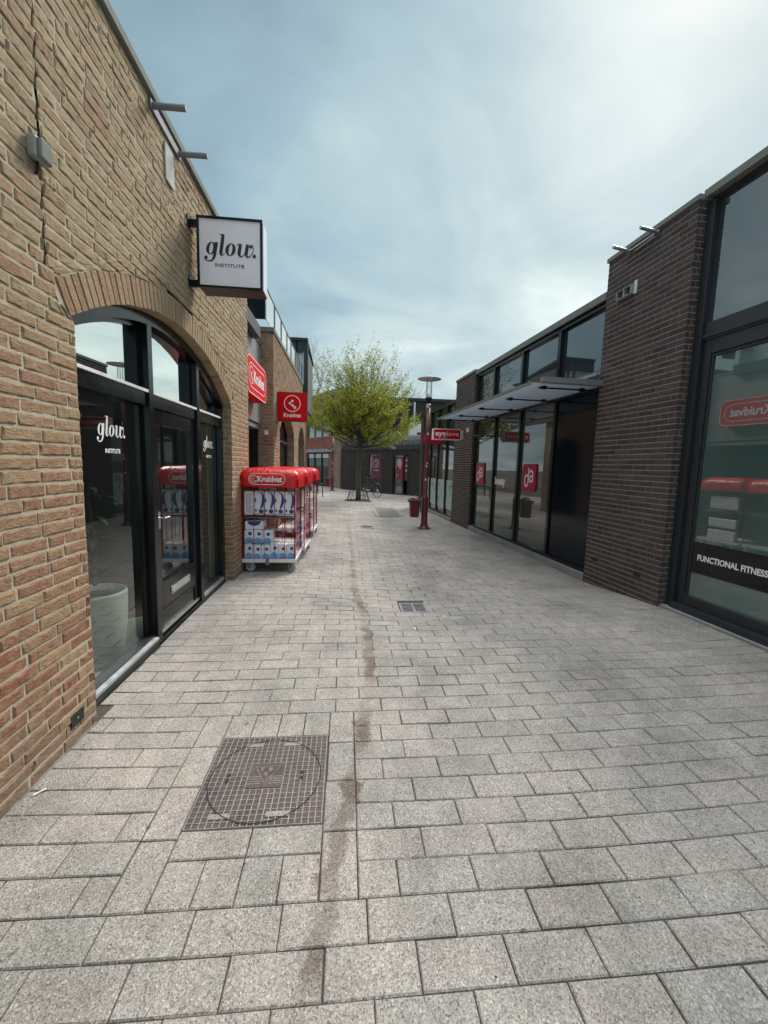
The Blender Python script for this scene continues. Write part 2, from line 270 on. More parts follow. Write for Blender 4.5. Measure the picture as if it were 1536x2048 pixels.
# ---------------------------------------------------------------- mesh helpers
class M:
    def __init__(s): s.v=[]; s.f=[]; s.m=[]
    def q(s,a,b,c,d,mi=0):
        k=len(s.v); s.v+= [a,b,c,d]; s.f.append((k,k+1,k+2,k+3)); s.m.append(mi)
    def poly(s,pts,mi=0):
        k=len(s.v); s.v+=list(pts); s.f.append(tuple(range(k,k+len(pts)))); s.m.append(mi)
    def hexa(s,p,mi=0):   # 8 corners: bottom ring, top ring
        k=len(s.v); s.v+=list(p)
        for f in ((0,3,2,1),(4,5,6,7),(0,1,5,4),(1,2,6,5),(2,3,7,6),(3,0,4,7)): s.f.append(tuple(k+i for i in f)); s.m.append(mi)
    def box(s,x0,x1,y0,y1,z0,z1,mi=0):
        s.hexa([(x0,y0,z0),(x1,y0,z0),(x1,y1,z0),(x0,y1,z0),(x0,y0,z1),(x1,y0,z1),(x1,y1,z1),(x0,y1,z1)],mi)
    def tube(s,pts,rs,n=8,mi=0,cap=True):
        pts=[Vector(p) for p in pts]
        if isinstance(rs,(int,float)): rs=[rs]*len(pts)
        k=len(s.v); prev=None
        for i,p in enumerate(pts):
            d=(pts[min(i+1,len(pts)-1)]-pts[max(i-1,0)]); d.normalize()
            if prev is None: a=d.orthogonal().normalized()
            else:
                a=prev-d*prev.dot(d)
                if a.length<1e-5: a=d.orthogonal()
                a.normalize()
            prev=a; b=d.cross(a)
            for j in range(n):
                t=2*PI*j/n; s.v.append(tuple(p+(a*math.cos(t)+b*math.sin(t))*rs[i]))
        for i in range(len(pts)-1):
            for j in range(n):
                j2=(j+1)%n; s.f.append((k+i*n+j,k+i*n+j2,k+(i+1)*n+j2,k+(i+1)*n+j)); s.m.append(mi)
        if cap:
            s.f.append(tuple(k+j for j in reversed(range(n)))); s.m.append(mi)
            e=k+(len(pts)-1)*n; s.f.append(tuple(e+j for j in range(n))); s.m.append(mi)
    def lathe(s,c,prof,n=24,mi=0,axis='z'):
        k=len(s.v)
        for r,z in prof:
            for j in range(n):
                t=2*PI*j/n; x,y=r*math.cos(t),r*math.sin(t)
                if axis=='z': s.v.append((c[0]+x,c[1]+y,c[2]+z))
                elif axis=='x': s.v.append((c[0]+z,c[1]+x,c[2]+y))
                else: s.v.append((c[0]+x,c[1]+z,c[2]+y))
        for i in range(len(prof)-1):
            for j in range(n):
                j2=(j+1)%n; s.f.append((k+i*n+j,k+i*n+j2,k+(i+1)*n+j2,k+(i+1)*n+j)); s.m.append(mi)
    def prism(s,pts,fn,d0,d1,mi=0):   # 2-D outline pts -> fn(u,v,d)
        k=len(s.v); n=len(pts)
        s.v+=[fn(u,v,d0) for u,v in pts]+[fn(u,v,d1) for u,v in pts]
        s.f.append(tuple(k+i for i in range(n))); s.m.append(mi); s.f.append(tuple(k+n+i for i in reversed(range(n)))); s.m.append(mi)
        for i in range(n):
            j=(i+1)%n; s.f.append((k+i,k+n+i,k+n+j,k+j)); s.m.append(mi)
    def build(s,name,mats,parent=None,smooth=False,uv=None,bevel=0):
        me=bpy.data.meshes.new(name); me.from_pydata([tuple(p) for p in s.v],[],s.f); 
        if not isinstance(mats,(list,tuple)): mats=[mats]
        for x in mats: me.materials.append(MT[x] if isinstance(x,str) else x)
        me.polygons.foreach_set('material_index',s.m)
        if smooth: me.polygons.foreach_set('use_smooth',[True]*len(me.polygons))
        if uv:
            l=me.uv_layers.new(name='UVMap')
            for lp in me.loops: l.data[lp.index].uv=uv(me.vertices[lp.vertex_index].co)
        me.update(); o=bpy.data.objects.new(name,me); COL.objects.link(o)
        if parent: o.parent=parent
        if bevel:
            b=o.modifiers.new('bevel','BEVEL'); b.width=bevel; b.segments=2; b.limit_method='ANGLE'; b.angle_limit=.6
        return o
def tag(o,label=None,cat=None,group=None,kind=None):
    for k,v in (('label',label),('category',cat),('group',group),('kind',kind)):
        if v: o[k]=v
    return o
def thing(name,label,cat,loc=(0,0,0),rz=0,group=None):
    o=bpy.data.objects.new(name,None); COL.objects.link(o); o.location=loc; o.rotation_euler=(0,0,rz); o.empty_display_size=.2
    return tag(o,label,cat,group)
def copytree(root,loc=None,rz=None,label=None):
    r=root.copy(); COL.objects.link(r)
    if loc is not None: r.location=loc
    if rz is not None: r.rotation_euler=(0,0,rz)
    if label: r['label']=label
    for ch in root.children:
        c=ch.copy(); COL.objects.link(c); c.parent=r
        for g in ch.children:
            d=g.copy(); COL.objects.link(d); d.parent=c
    return r
def text_polys(s,size,bold=0.,spacing=1.,shear=0.):
    cu=bpy.data.curves.new('t','FONT'); cu.body=s; cu.size=size; cu.offset=bold; cu.space_character=spacing; cu.shear=shear; cu.resolution_u=3
    o=bpy.data.objects.new('t',cu); COL.objects.link(o); dg=bpy.context.evaluated_depsgraph_get(); me=o.evaluated_get(dg).to_mesh()
    vs=[(v.co.x,v.co.y) for v in me.vertices]; fs=[tuple(p.vertices) for p in me.polygons]; o.evaluated_get(dg).to_mesh_clear()
    bpy.data.objects.remove(o); bpy.data.curves.remove(cu); return vs,fs
def put_text(m,s,size,fn,u0,v0,width=None,bold=0.,spacing=1.,mi=0,center=False,d=0.,shear=0.):
    vs,fs=text_polys(s,size,bold,spacing,shear)
    x0=min(v[0] for v in vs); x1=max(v[0] for v in vs); k=1.
    if width: k=width/(x1-x0)
    if center: u0=u0-(x1-x0)*k/2
    b=len(m.v); m.v+=[fn(u0+(x-x0)*k,v0+y,d) for x,y in vs]
    for f in fs: m.f.append(tuple(b+i for i in f)); m.m.append(mi)
def ribbon(m,pts,ws,fn,d,mi=0,n=8):
    P=[]; Wd=[]; L=len(pts)
    for i in range(L-1):
        p0=pts[max(i-1,0)];p1=pts[i];p2=pts[i+1];p3=pts[min(i+2,L-1)]
        for k in range(n):
            t=k/n; c=[.5*((2*p1[a])+(-p0[a]+p2[a])*t+(2*p0[a]-5*p1[a]+4*p2[a]-p3[a])*t*t+(-p0[a]+3*p1[a]-3*p2[a]+p3[a])*t**3) for a in (0,1)]
            P.append(c); Wd.append(ws[i]+(ws[i+1]-ws[i])*t)
    P.append(list(pts[-1])); Wd.append(ws[-1])
    l=[];r=[]
    for i,p in enumerate(P):
        a=P[max(i-1,0)];b=P[min(i+1,len(P)-1)]; dx,dy=b[0]-a[0],b[1]-a[1]; q=math.hypot(dx,dy) or 1
        l.append((p[0]-dy/q*Wd[i]/2,p[1]+dx/q*Wd[i]/2)); r.append((p[0]+dy/q*Wd[i]/2,p[1]-dx/q*Wd[i]/2))
    k=len(m.v); m.v+=[fn(*a,d) for a in l]+[fn(*a,d) for a in r]; c=len(l)
    for i in range(c-1): m.f.append((k+i,k+i+1,k+c+i+1,k+c+i)); m.m.append(mi)
def disc(m,cx,cy,r,fn,d,mi=0,n=24,ry=None):
    m.poly([fn(cx+r*math.cos(2*PI*i/n),cy+(ry or r)*math.sin(2*PI*i/n),d) for i in range(n)],mi)
def ring(m,cx,cy,a,b,ai,bi,fn,d,mi=0,n=28,sh=0.):
    k=len(m.v)
    for A_,B_ in ((a,b),(ai,bi)):
        for i in range(n):
            t=2*PI*i/n; y=B_*math.sin(t); m.v.append(fn(cx+A_*math.cos(t)+sh*y,cy+y,d))
    for i in range(n): m.f.append((k+i,k+(i+1)%n,k+n+(i+1)%n,k+n+i)); m.m.append(mi)
def rrect(w,h,r,n=6):
    o=[]
    for cx,cy,a in ((w/2-r,h/2-r,0),(-w/2+r,h/2-r,90),(-w/2+r,-h/2+r,180),(w/2-r,-h/2+r,270)):
        for i in range(n+1):
            t=math.radians(a+90*i/n); o.append((cx+r*math.cos(t),cy+r*math.sin(t)))
    return o
def outline(m,pts,w,fn,d,mi=0):
    n=len(pts); k=len(m.v); ins=[]
    for i,p in enumerate(pts):
        a=pts[i-1]; b=pts[(i+1)%n]; dx,dy=b[0]-a[0],b[1]-a[1]; q=math.hypot(dx,dy) or 1; ins.append((p[0]-dy/q*w,p[1]+dx/q*w))
    m.v+=[fn(*p,d) for p in pts]+[fn(*p,d) for p in ins]
    for i in range(n): j=(i+1)%n; m.f.append((k+i,k+j,k+n+j,k+n+i)); m.m.append(mi)
# one brick with a slightly lumpy face; fn(u,v,d) gives the place, d outwards
def brick(m,fn,uA,uB,uC,uD,z0,z1,dep,mi=0,rough=.004,back=-.016,seg=2):
    # uA,uB at z0 (left,right); uC,uD at z1 (right,left)
    k=len(m.v); e=.003; nx=seg+1
    for (zl,ul,ur) in ((z0,uA,uB),(z1,uD,uC)):
        for i in range(nx):
            t=i/seg; u=ul+(ur-ul)*t
            m.v.append(fn(u,zl,back))
    for r_ in range(2):
        for (zl,ul,ur) in ((z0+e,uA+e,uB-e),(z1-e,uD+e,uC-e)):
            if r_==0: break
    base=len(m.v)
    for (zl,ul,ur,s_) in ((z0,uA,uB,1),(z1,uD,uC,-1)):
        for i in range(nx):
            t=i/seg; u=ul+(ur-ul)*t+U(-rough,rough)*.4
            m.v.append(fn(u,zl+s_*e*.6+U(-rough,rough)*.35,dep-rough*.9+U(-rough,rough)*.5))
    in_=len(m.v)
    for (zl,ul,ur,s_) in ((z0,uA,uB,1),(z1,uD,uC,-1)):
        for i in range(nx):
            t=i/seg; u=(ul+.007)+(ur-ul-.014)*t
            m.v.append(fn(u,zl+s_*.008,dep+U(-rough,rough)))
    def rg(b): return [b+i for i in range(nx)]+[b+nx+i for i in reversed(range(nx))]
    a,b,c=rg(k),rg(base),rg(in_); n=len(a)
    for i in range(n):
        j=(i+1)%n; m.f.append((a[i],a[j],b[j],b[i])); m.m.append(mi); m.f.append((b[i],b[j],c[j],c[i])); m.m.append(mi)
    for i in range(seg): m.f.append((in_+i,in_+i+1,in_+nx+i+1,in_+nx+i)); m.m.append(mi)
def brickwall(m,fn,u0,u1,z0,z1,clip=None,L=.21,hh=.051,J=.011,course=.0625,rough=.004,wild=True,dep=0.,md=-.007,seg=2,zs=None,mi=0,mm=1,bond=.5,ends=True):
    """clip(z)->list of (ua,ub) free intervals at height z"""
    z=zs if zs is not None else z0; row=0
    while z<z1-.01:
        zt=min(z+hh,z1); zc=min(z+course,z1)
        ia=clip(z+.002) if clip else [(u0,u1)]; ib=clip(zt-.002) if clip else [(u0,u1)]; ic=clip(min(zc,z1)-.001) if clip else [(u0,u1)]
        if len(ia)!=len(ib):
            im=clip((z+zt)/2); ia2=ib2=im
        else: ia2,ib2=ia,ib
        if 1:
            for (a0,a1),(b0,b1) in zip(ia2,ib2):
                if a1-a0<.02 and b1-b0<.02: continue
                lo=min(a0,b0); hi=max(a1,b1); off=(row%2)*bond*(L+J) if not wild else U(0,L)
                u=u0-(L+J)+off if not wild else lo-U(0,.6)*L
                while u<hi:
                    ln=L if not wild else (L if R()<.9 else L*.5)
                    if wild: ln+=U(-.004,.004)
                    v=u+ln; l0,l1=max(u,a0),max(u,b0); r0,r1=min(v,a1),min(v,b1)
                    if r0-l0>.018 or r1-l1>.018:
                        if r0<l0: r0=l0=(r0+l0)/2
                        if r1<l1: r1=l1=(r1+l1)/2
                        if r1-l1>-.001 and r0-l0>-.001 and max(r0-l0,r1-l1)>.018:
                            zz0=z+(U(-.002,.002) if wild else 0); zz1=zt+(U(-.002,.002) if wild else 0)
                            brick(m,fn,l0,r0,r1,l1,max(zz0,z0),zz1,dep+(U(-.0015,.0025) if wild else U(-.0008,.0008)),mi,rough,md-.009,seg)
                    u=v+J+(U(-.002,.003) if wild else 0)
        if len(ia)==len(ic):
            for (a0,a1),(c0,c1) in zip(ia,ic):
                m.q(fn(a0,z,md),fn(a1,z,md),fn(c1,zc,md),fn(c0,zc,md),mm)
        else:
            for (c0,c1) in ia: m.q(fn(c0,z,md),fn(c1,z,md),fn(c1,zc,md),fn(c0,zc,md),mm)
        z+=course; row+=1
def arc_z(c,apex,Rr,u):
    t=Rr*Rr-(u-c)**2
    return apex-Rr+math.sqrt(t) if t>0 else -9
def arc_half(c,apex,Rr,z):   # half width of the arc at height z
    h=z-(apex-Rr)
    return math.sqrt(max(Rr*Rr-h*h,0)) if h<Rr else 0
def voussoirs(m,fn,c,apex,Rr,half,thick,depth,mi=0,w=.052,j=.010):
    t0=math.asin(half/Rr); n=int(2*t0*Rr/(w+j)); cz=apex-Rr
    for i in range(n):
        a=-t0+2*t0*(i+.08)/n; b=-t0+2*t0*(i+.92)/n; pr=U(-.002,.0025)
        r0=Rr+U(-.002,.003); r1=Rr+thick+U(-.004,.004)
        P=[]
        for d in (-depth,pr):
            for (t,r_) in ((a,r0),(b,r0),(b,r1),(a,r1)): P.append(fn(c+r_*math.sin(t),cz+r_*math.cos(t),d))
        m.hexa(P,mi)
def voussoir_bed(m,fn,c,apex,Rr,half,thick,depth,mi=1):
    t0=math.asin(half/Rr); n=24; cz=apex-Rr; d=-.008
    for i in range(n):
        a=-t0+2*t0*i/n; b=-t0+2*t0*(i+1)/n; g=lambda t,r_,dd: fn(c+r_*math.sin(t),cz+r_*math.cos(t),dd)
        m.q(g(a,Rr+.006,d),g(b,Rr+.006,d),g(b,Rr+thick,d),g(a,Rr+thick,d),mi)
        m.q(g(a,Rr+.006,d),g(b,Rr+.006,d),g(b,Rr+.006,-depth),g(a,Rr+.006,-depth),mi)
# ---------------------------------------------------------------- ground
def sm(a,b,x):
    t=min(1,max(0,(x-a)/(b-a))); return t*t*(3-2*t)
def gz(x,y):
    z=-.08*sm(-1.2,1.6,x)*sm(3.4,5.8,y)-.04*sm(6,13,y)*(1-sm(-1.2,1.6,x))
    z+=.004*math.sin(x*3.1+y*.7)+.005*math.sin(y*2.3+x*1.3)
    z-=.018*math.exp(-((x-.72)/.5)**2-((y-4.2)/.7)**2)
    if x>2.2: z+=.02*sm(2.2,3.4,x)*(1-sm(4.2,5.2,y))
    return z*sm(-3,1,y) if y<1 else z
g=M()
ys=[-12,-6,-3,-1.5]+[-1+i*.25 for i in range(40)]+[9+i*.6 for i in range(45)]+[45,70,120,250]
xs=[-200,-60,-20,-8,-4]+[-3+i*.3 for i in range(30)]+[7,12,30,80,200]
k0=len(g.v)
for y in ys:
    for x in xs: g.v.append((x,y,gz(x,y)-.010))
nx=len(xs)
for j in range(len(ys)-1):
    for i in range(nx-1):
        a=j*nx+i; g.f.append((a,a+1,a+nx+1,a+nx)); g.m.append(0)
tag(g.build('ground','joint',smooth=True),kind='structure')
pv=M()
def stone(x0,x1,y0,y1,gap=.0014,jit=.0016):
    h=U(-.0012,.0014); t1,t2=U(-.0012,.0012),U(-.0012,.0012); g_=gap+U(0,.0012)+(U(.0005,.0025) if R()<.12 else 0); e=.004
    x0+=g_;x1-=g_;y0+=g_;y1-=g_
    if x1-x0<.008 or y1-y0<.008: return
    def yo(x,y): return .010*(x-.2)**2*max(0,1-y/9)
    k=len(pv.v)
    for ins,dz in ((0,-.012),(0,-.004),(e,0)):
        for (x,y,s1,s2) in ((x0+ins,y0+ins,-1,-1),(x1-ins,y0+ins,1,-1),(x1-ins,y1-ins,1,1),(x0+ins,y1-ins,-1,1)):
            Y=y+yo(x,y); pv.v.append((x+U(-jit,jit)*.5,Y+U(-jit,jit)*.5,gz(x,Y)+dz+h+s1*t1+s2*t2))
    for a,b in ((0,4),(4,8)):
        for i in range(4): j=(i+1)%4; pv.f.append((k+a+i,k+a+j,k+b+j,k+b+i)); pv.m.append(0)
    pv.f.append((k+8,k+9,k+10,k+11)); pv.m.append(0)
PT=.136; PL=.285; Y0=1.252
HO=[(-.79,.065,1.252,2.340),(.60,.90,4.09,4.40),(.93,1.86,12.4,15.05),(.38,.71,10.05,10.48),(-.05,1.1,17.35,18.5)]
r=-22
while Y0+r*PT<31:
    y0=Y0+r*PT; y1=y0+PT; ym=(y0+y1)/2
    xl=(-1.49 if 2.34<y0<5.1 else -1.40) if y0<14 else -9.; xr=3.72-.058*(ym-4) if ym<14 else 8.
    if ym>14: xl=max(-9.,-1.4-(ym-14)*2)
    if y0>5.9 and y0<8.3: xl=-1.75
    ivs=[(xl,xr)]
    for a,b,c,d in HO:
        if y1>c+.02 and y0<d-.02:
            nv_=[]
            for p,q_ in ivs:
                if a<q_ and b>p:
                    if a>p: nv_.append((p,a))
                    if b<q_: nv_.append((b,q_))
                else: nv_.append((p,q_))
            ivs=nv_
    off=.234-(.5*PL if r%2 else 0)+U(-.012,.012)-20*PL
    for p,q_ in ivs:
        x=off
        if abs(p-.065)<.001:
            f0=PL*(.97 if r%2 else .5)+U(-.02,.02); stone(p,p+f0,y0,y1); x=p=p+f0
        while x<q_:
            a,b=max(x,p),min(x+PL,q_)
            if b-a>.010: stone(a,b,y0,y1)
            x+=PL+.0005
    r+=1
# stones set round the manhole
for i in range(4): y=1.252+i*.272; stone(-.79,-.65,y,y+.272)
for i in range(4): y=1.252+i*.272; stone(-.075,.065,y+.0,y+.272)
for i in range(4): x=-.65+i*.14375; stone(x,x+.14375,2.13,2.340)
for i in range(4): x=-.65+i*.14375; stone(x,x+.14375,1.252,1.432)
for i in range(2): x=-.65+i*.2875; stone(x,x+.2875,1.432,1.562)
# granite strips at the far cover
pave=tag(pv.build('pavement','paver'),kind='structure')
# ---------------------------------------------------------------- manhole, gratings
def zc_(x,y): return gz(x,y)
t=thing('manhole_cover','square brown cast iron cover with a chequered face and round lid in the near paving','manhole cover',(-.3625,1.846,gz(-.36,1.85)))
m=M(); X=.2855; Yh=.283
m.box(-X,X,-Yh,Yh,-.02,.001)
m.build('frame','iron',t)
m=M(); nxr,nyr=20,20
# ribs worn pale between small raised squares
def inlogo(x,y): return abs(x)<.085 and -.075<y<.085
for i in range(nxr+1):
    x=-X+.006+i*(2*X-.012)/nxr
    segs=[(-Yh+.006,Yh-.006)] if not abs(x)<.08 else [(-Yh+.006,-.078),(.082,Yh-.006)]
    for a,b in segs: m.box(x-.0022,x+.0022,a,b,.001,.0035,1)
for j in range(nyr+1):
    y=-Yh+.006+j*(2*Yh-.012)/nyr
    segs=[(-X+.006,X-.006)] if not (-.078<y<.082) else [(-X+.006,-.085),(.085,X-.006)]
    for a,b in segs: m.box(a,b,y-.0016,y+.0016,.001,.0030,1)
m.build('rib_grid',['iron','ironw'],t)
m=M(); fn=lambda u,v,d:(u,v,d)
ring(m,0,-.005,.262,.262,.257,.257,fn,.0046,0,64)
m.build('lid_gap','dark',t)
m=M(); m.box(-.082,.082,-.074,.080,.001,.0034,0)
outline(m,[(-.062,.062),(0,-.052),(.062,.062)],.004,fn,.0044,1)
put_text(m,'T',.032,fn,-.035,.030,d=.0044,mi=1,bold=.0008); put_text(m,'B',.032,fn,.008,.030,d=.0044,mi=1,bold=.0008); put_text(m,'S',.032,fn,-.011,.000,d=.0044,mi=1,bold=.0008)
for i in range(4):
    y=-.010-i*.014
    m.box(-.078,-.02-i*.0,y,y+.004,.0034,.0048,1); m.box(.02,.078,y,y+.004,.0034,.0048,1)
m.build('emblem_plate',['iron','ironw'],t)
for x,y,w in ((-.20,-.235,.085),(.04,-.235,.10),(-.14,.205,.085),(.06,.205,.085)):
    m=M(); m.box(x,x+w,y,y+.026,.001,.0042); m.build('raised_pad','ironw',t)
for x in (-.175,.17):
    for y in (0.012,-.022): m=M(); m.box(x-.008,x+.008,y-.009,y+.009,.0030,.0050); m.build('lifting_slot','dark',t)
t=thing('drain_grate','small iron street drain grate with curved slots in the middle of the paving','drain grate',(.75,4.245,gz(.75,4.245)))
m=M(); m.box(-.15,.15,-.155,.155,-.03,.003); m.build('pit','dark',t)
m=M()
for a in ((-.146,-.125,-.15,.15),(.125,.146,-.15,.15),(-.125,.125,-.15,-.125),(-.125,.125,.125,.15),(-.010,.010,-.125,.125)): m.box(a[0],a[1],a[2],a[3],.003,.010)
m.build('frame','kerb',t)
m=M()
for i in range(6):
    y=-.115+i*.042; 
    for s0 in (-1,1):
        for k in range(5):
            xa=s0*(.010+k*.023); xb=s0*(.010+(k+1)*.023); ya=y+.018*(1-(xa/.125)**2)-.02; yb=y+.018*(1-(xb/.125)**2)-.02
            m.hexa([(xa,ya,.0032),(xb,yb,.0032),(xb,yb+.014,.0032),(xa,ya+.014,.0032),(xa,ya,.009),(xb,yb,.009),(xb,yb+.014,.009),(xa,ya+.014,.009)])
m.build('grate_bar','kerb',t)
t=thing('round_cover','small round rusty iron cover sunk in the paving beyond the drain','manhole cover',(.545,10.26,gz(.545,10.26)))
m=M(); m.lathe((0,0,0),[(0,.002),(.11,.002),(.112,-.002),(.125,-.002),(.127,.004),(.145,.004),(.15,-.01)],28); m.build('lid','iron',t)
m=M(); m.box(-.164,.164,-.214,.214,-.02,-.0015); m.build('surround','kerb',t)
t=thing('cable_pit_cover','long flat grey cover between pale stone strips near the tree','manhole cover',(1.395,13.72,gz(1.4,13.7)))
m=M(); m.box(-.33,.33,-1.32,1.32,-.02,.004); m.build('lid',speck('grey_cover_plate',(.15,.145,.135),.3,60),t)
for sx in (-1,1):
    m=M(); a,b=sorted((sx*.335,sx*.46))
    for i in range(9): y=-1.3+i*.29; m.box(a,b,y,y+.283,-.02,.003+U(-.002,.002))
    m.build('edge_strip','kerb',t)
# ---------------------------------------------------------------- left brick building
LX=-1.4
G=thing('brick_beauty_salon','tan and red brick shop building with a wide arched black shopfront on the left','building',(LX,0,0))
fL=lambda u,v,d:(d,u,v)
AC,AA,AR,AT=3.735,2.61,2.75,.175; J0,J1=2.325,5.20; YE=6.08; YS=-1.5
SPR=arc_z(AC,AA,AR,J1)
CRK=2.155
def clipL(z):
    iv=[]
    zin=arc_z(AC,AA,AR+AT+.008,0) if 0 else None
    if z<SPR+.02: iv=[(YS,J0),(J1,YE)]
    else:
        h=arc_half(AC,AA+AT+.008,AR+AT+.008,z)
        if z>AA+AT+.007: h=0
        else:
            hm=(AR+AT+.01)*math.sin(math.asin((J1-J0)/2/AR)); h=min(h,hm)
            # skewback: outside the ring's end the wall runs straight
        iv=[(YS,AC-h),(AC+h,YE)] if h>0 else [(YS,YE)]
        if 0<h<(J1-J0)/2 and z<SPR: iv=[(YS,J0),(J1,YE)]
    if z>2.36:
        o=[]; w=.0095+.002*math.sin(z*9)
        c=CRK+.010*math.sin(z*2.1)+(.006 if int(z/.0625)%2 else -.006)
        for a,b in iv:
            if a<c<b: o+=[(a,c-w),(c+w,b)]
            else: o.append((a,b))
        iv=o
    return iv
m=M()
brickwall(m,fL,YS,YE,-.12,4.0,clipL,rough=.0034,md=-.0045,seg=6,J=.011,hh=.0525)
# reveal bricks at the far jamb, facing the camera, and the corner return at the end of the wall
fJ=lambda u,v,d:(u,J1-d,v)
brickwall(m,fJ,-.19,-.006,-.12,SPR,None,L=.1,wild=True,md=-.006)
fN=lambda u,v,d:(u,J0+d,v)
brickwall(m,fN,-.19,-.006,-.12,SPR,None,L=.1,wild=True,md=-.006)
fE=lambda u,v,d:(u,YE+d,v)
brickwall(m,fE,-.6,-.006,-.12,4.0,None,wild=True,md=-.006)
m.box(-.30,-.20,YS,J0,-.2,4.0,1); m.box(-.30,-.20,J1,YE,-.2,4.0,1); m.box(-.30,-.20,J0,J1,AA+.02,4.0,1)
m.q((-.015,CRK-.04,2.3),(-.015,CRK+.04,2.3),(-.015,CRK+.04,4.0),(-.015,CRK-.04,4.0),2)
m.build('wall',['brick','mortar','dark'],G)
m=M(); voussoirs(m,fL,AC,AA,AR,(J1-J0)/2,AT,.19,w=.054,j=.006); voussoir_bed(m,fL,AC,AA,AR,(J1-J0)/2+.03,AT+.016,.19); m.build('brick_arch',['brick','mortar'],G,bevel=.003)
m=M(); m.box(-.35,.025,YS,YE+.02,4.003,4.048); m.box(.0252,.030,YS,YE+.02,4.003,4.055); m.build('roof_coping','pale',G)
m=M(); m.box(-3.5,-.355,YS,YE,3.8,4.0); m.build('roof','anthracite',G)
# black slotted vents near the foot of the wall
m=M(); m.box(-.004,.006,2.105,2.205,.10,.165); m.box(.006,.0075,2.15,2.16,.128,.138,1); m.build('air_vent',['dark','alu'],G)
# shopfront joinery
PX=-.185
def arcbar(m,y0,y1,off0,off1,x0,x1,mi=0,n=40):
    k=len(m.v)
    for i in range(n+1):
        a=y0+(y1-y0)*i/n; z0_=arc_z(AC,AA-off0,AR,a); z1_=arc_z(AC,AA-off1,AR,a); m.v+=[(x0,a,z0_),(x1,a,z0_),(x1,a,z1_),(x0,a,z1_)]
    for i in range(n):
        for j in range(4): j2=(j+1)%4; m.f.append((k+i*4+j,k+i*4+j2,k+i*4+4+j2,k+i*4+4+j)); m.m.append(mi)
m=M(); arcbar(m,J0+.002,J1-.002,.004,.080,-.20,-.10); arcbar(m,J0+.05,J1-.05,.081,.110,-.20,-.155); m.build('arched_head','blackpaint',G)
P1,P2=(3.325,3.400),(4.33,4.402)
m=M()
for a,b,xf in ((J0+.002,J0+.06,-.105),(P1[0],P1[1],-.098),(P2[0],P2[1],-.098),(J1-.085,J1-.002,-.105)):
    zt=min(arc_z(AC,AA-.081,AR,a),arc_z(AC,AA-.081,AR,b)); m.box(-.20,xf,a,b,-.03,zt+.012)
for a,b in ((P1[0]-.05,P1[0]),(P1[1],P1[1]+.02),(P2[0]-.04,P2[0]),(P2[1],P2[1]+.02),(J0+.06,J0+.08),(J1-.12,J1-.085)):
    m.box(-.195,-.155,a,b,2.03,min(arc_z(AC,AA-.1,AR,a),arc_z(AC,AA-.1,AR,b)))
for a,b in ((P1[0]-.045,P1[0]),(J0+.06,J0+.08),(P2[1],P2[1]+.02),(J1-.12,J1-.085)): m.box(-.195,-.160,a,b,.09,1.9)
for a,b in ((J0+.06,P1[0]),(P1[1],P2[0]),(P2[1],J1-.085)): m.box(-.20,-.115,a,b,1.905,2.0)
m.build('window_frame','blackpaint',G,bevel=.003)
for a,b in ((J0+.062,P1[0]-.002),(P1[1]+.002,P2[0]-.002),(P2[1]+.002,J1-.087)):
    m=M(); m.hexa([(-.19,a,2.002),(-.100,a,2.002),(-.100,b,2.002),(-.19,b,2.002),(-.19,a,2.050),(-.100,a,2.022),(-.100,b,2.022),(-.19,b,2.050)])
    m.build('transom_sill','white',G)
for a,b in ((J0+.062,P1[0]-.002),(P2[1]+.002,J1-.087)):
    m=M(); m.hexa([(-.119,a,.045),(-.092,a,.045),(-.092,b,.045),(-.119,b,.045),(-.119,a,.074),(-.092,a,.064),(-.092,b,.064),(-.119,b,.074)]); m.build('window_sill','alu',G)
    m=M(); m.box(-.20,-.095,a,b,-.05,.044); m.box(-.20,-.120,a,b,.0445,.086); m.build('base_board','anthracite',G)
def archpane(y0,y1):
    m=M(); n=14
    for i in range(n):
        a=y0+(y1-y0)*i/n; b=y0+(y1-y0)*(i+1)/n
        m.q((PX,a,2.04),(PX,b,2.04),(PX,b,arc_z(AC,AA-.10,AR,b)),(PX,a,arc_z(AC,AA-.10,AR,a)))
    return m.build('fanlight_pane','glassTop',G)
archpane(J0+.06,P1[0]); archpane(P1[1],P2[0]); archpane(P2[1],J1-.08)
panes=[]
for a,b in ((J0+.06,P1[0]),(P2[1],J1-.08)):
    m=M(); m.q((PX,a,.06),(PX,b,.06),(PX,b,1.92),(PX,a,1.92)); panes.append(m.build('window_pane','glassL',G))
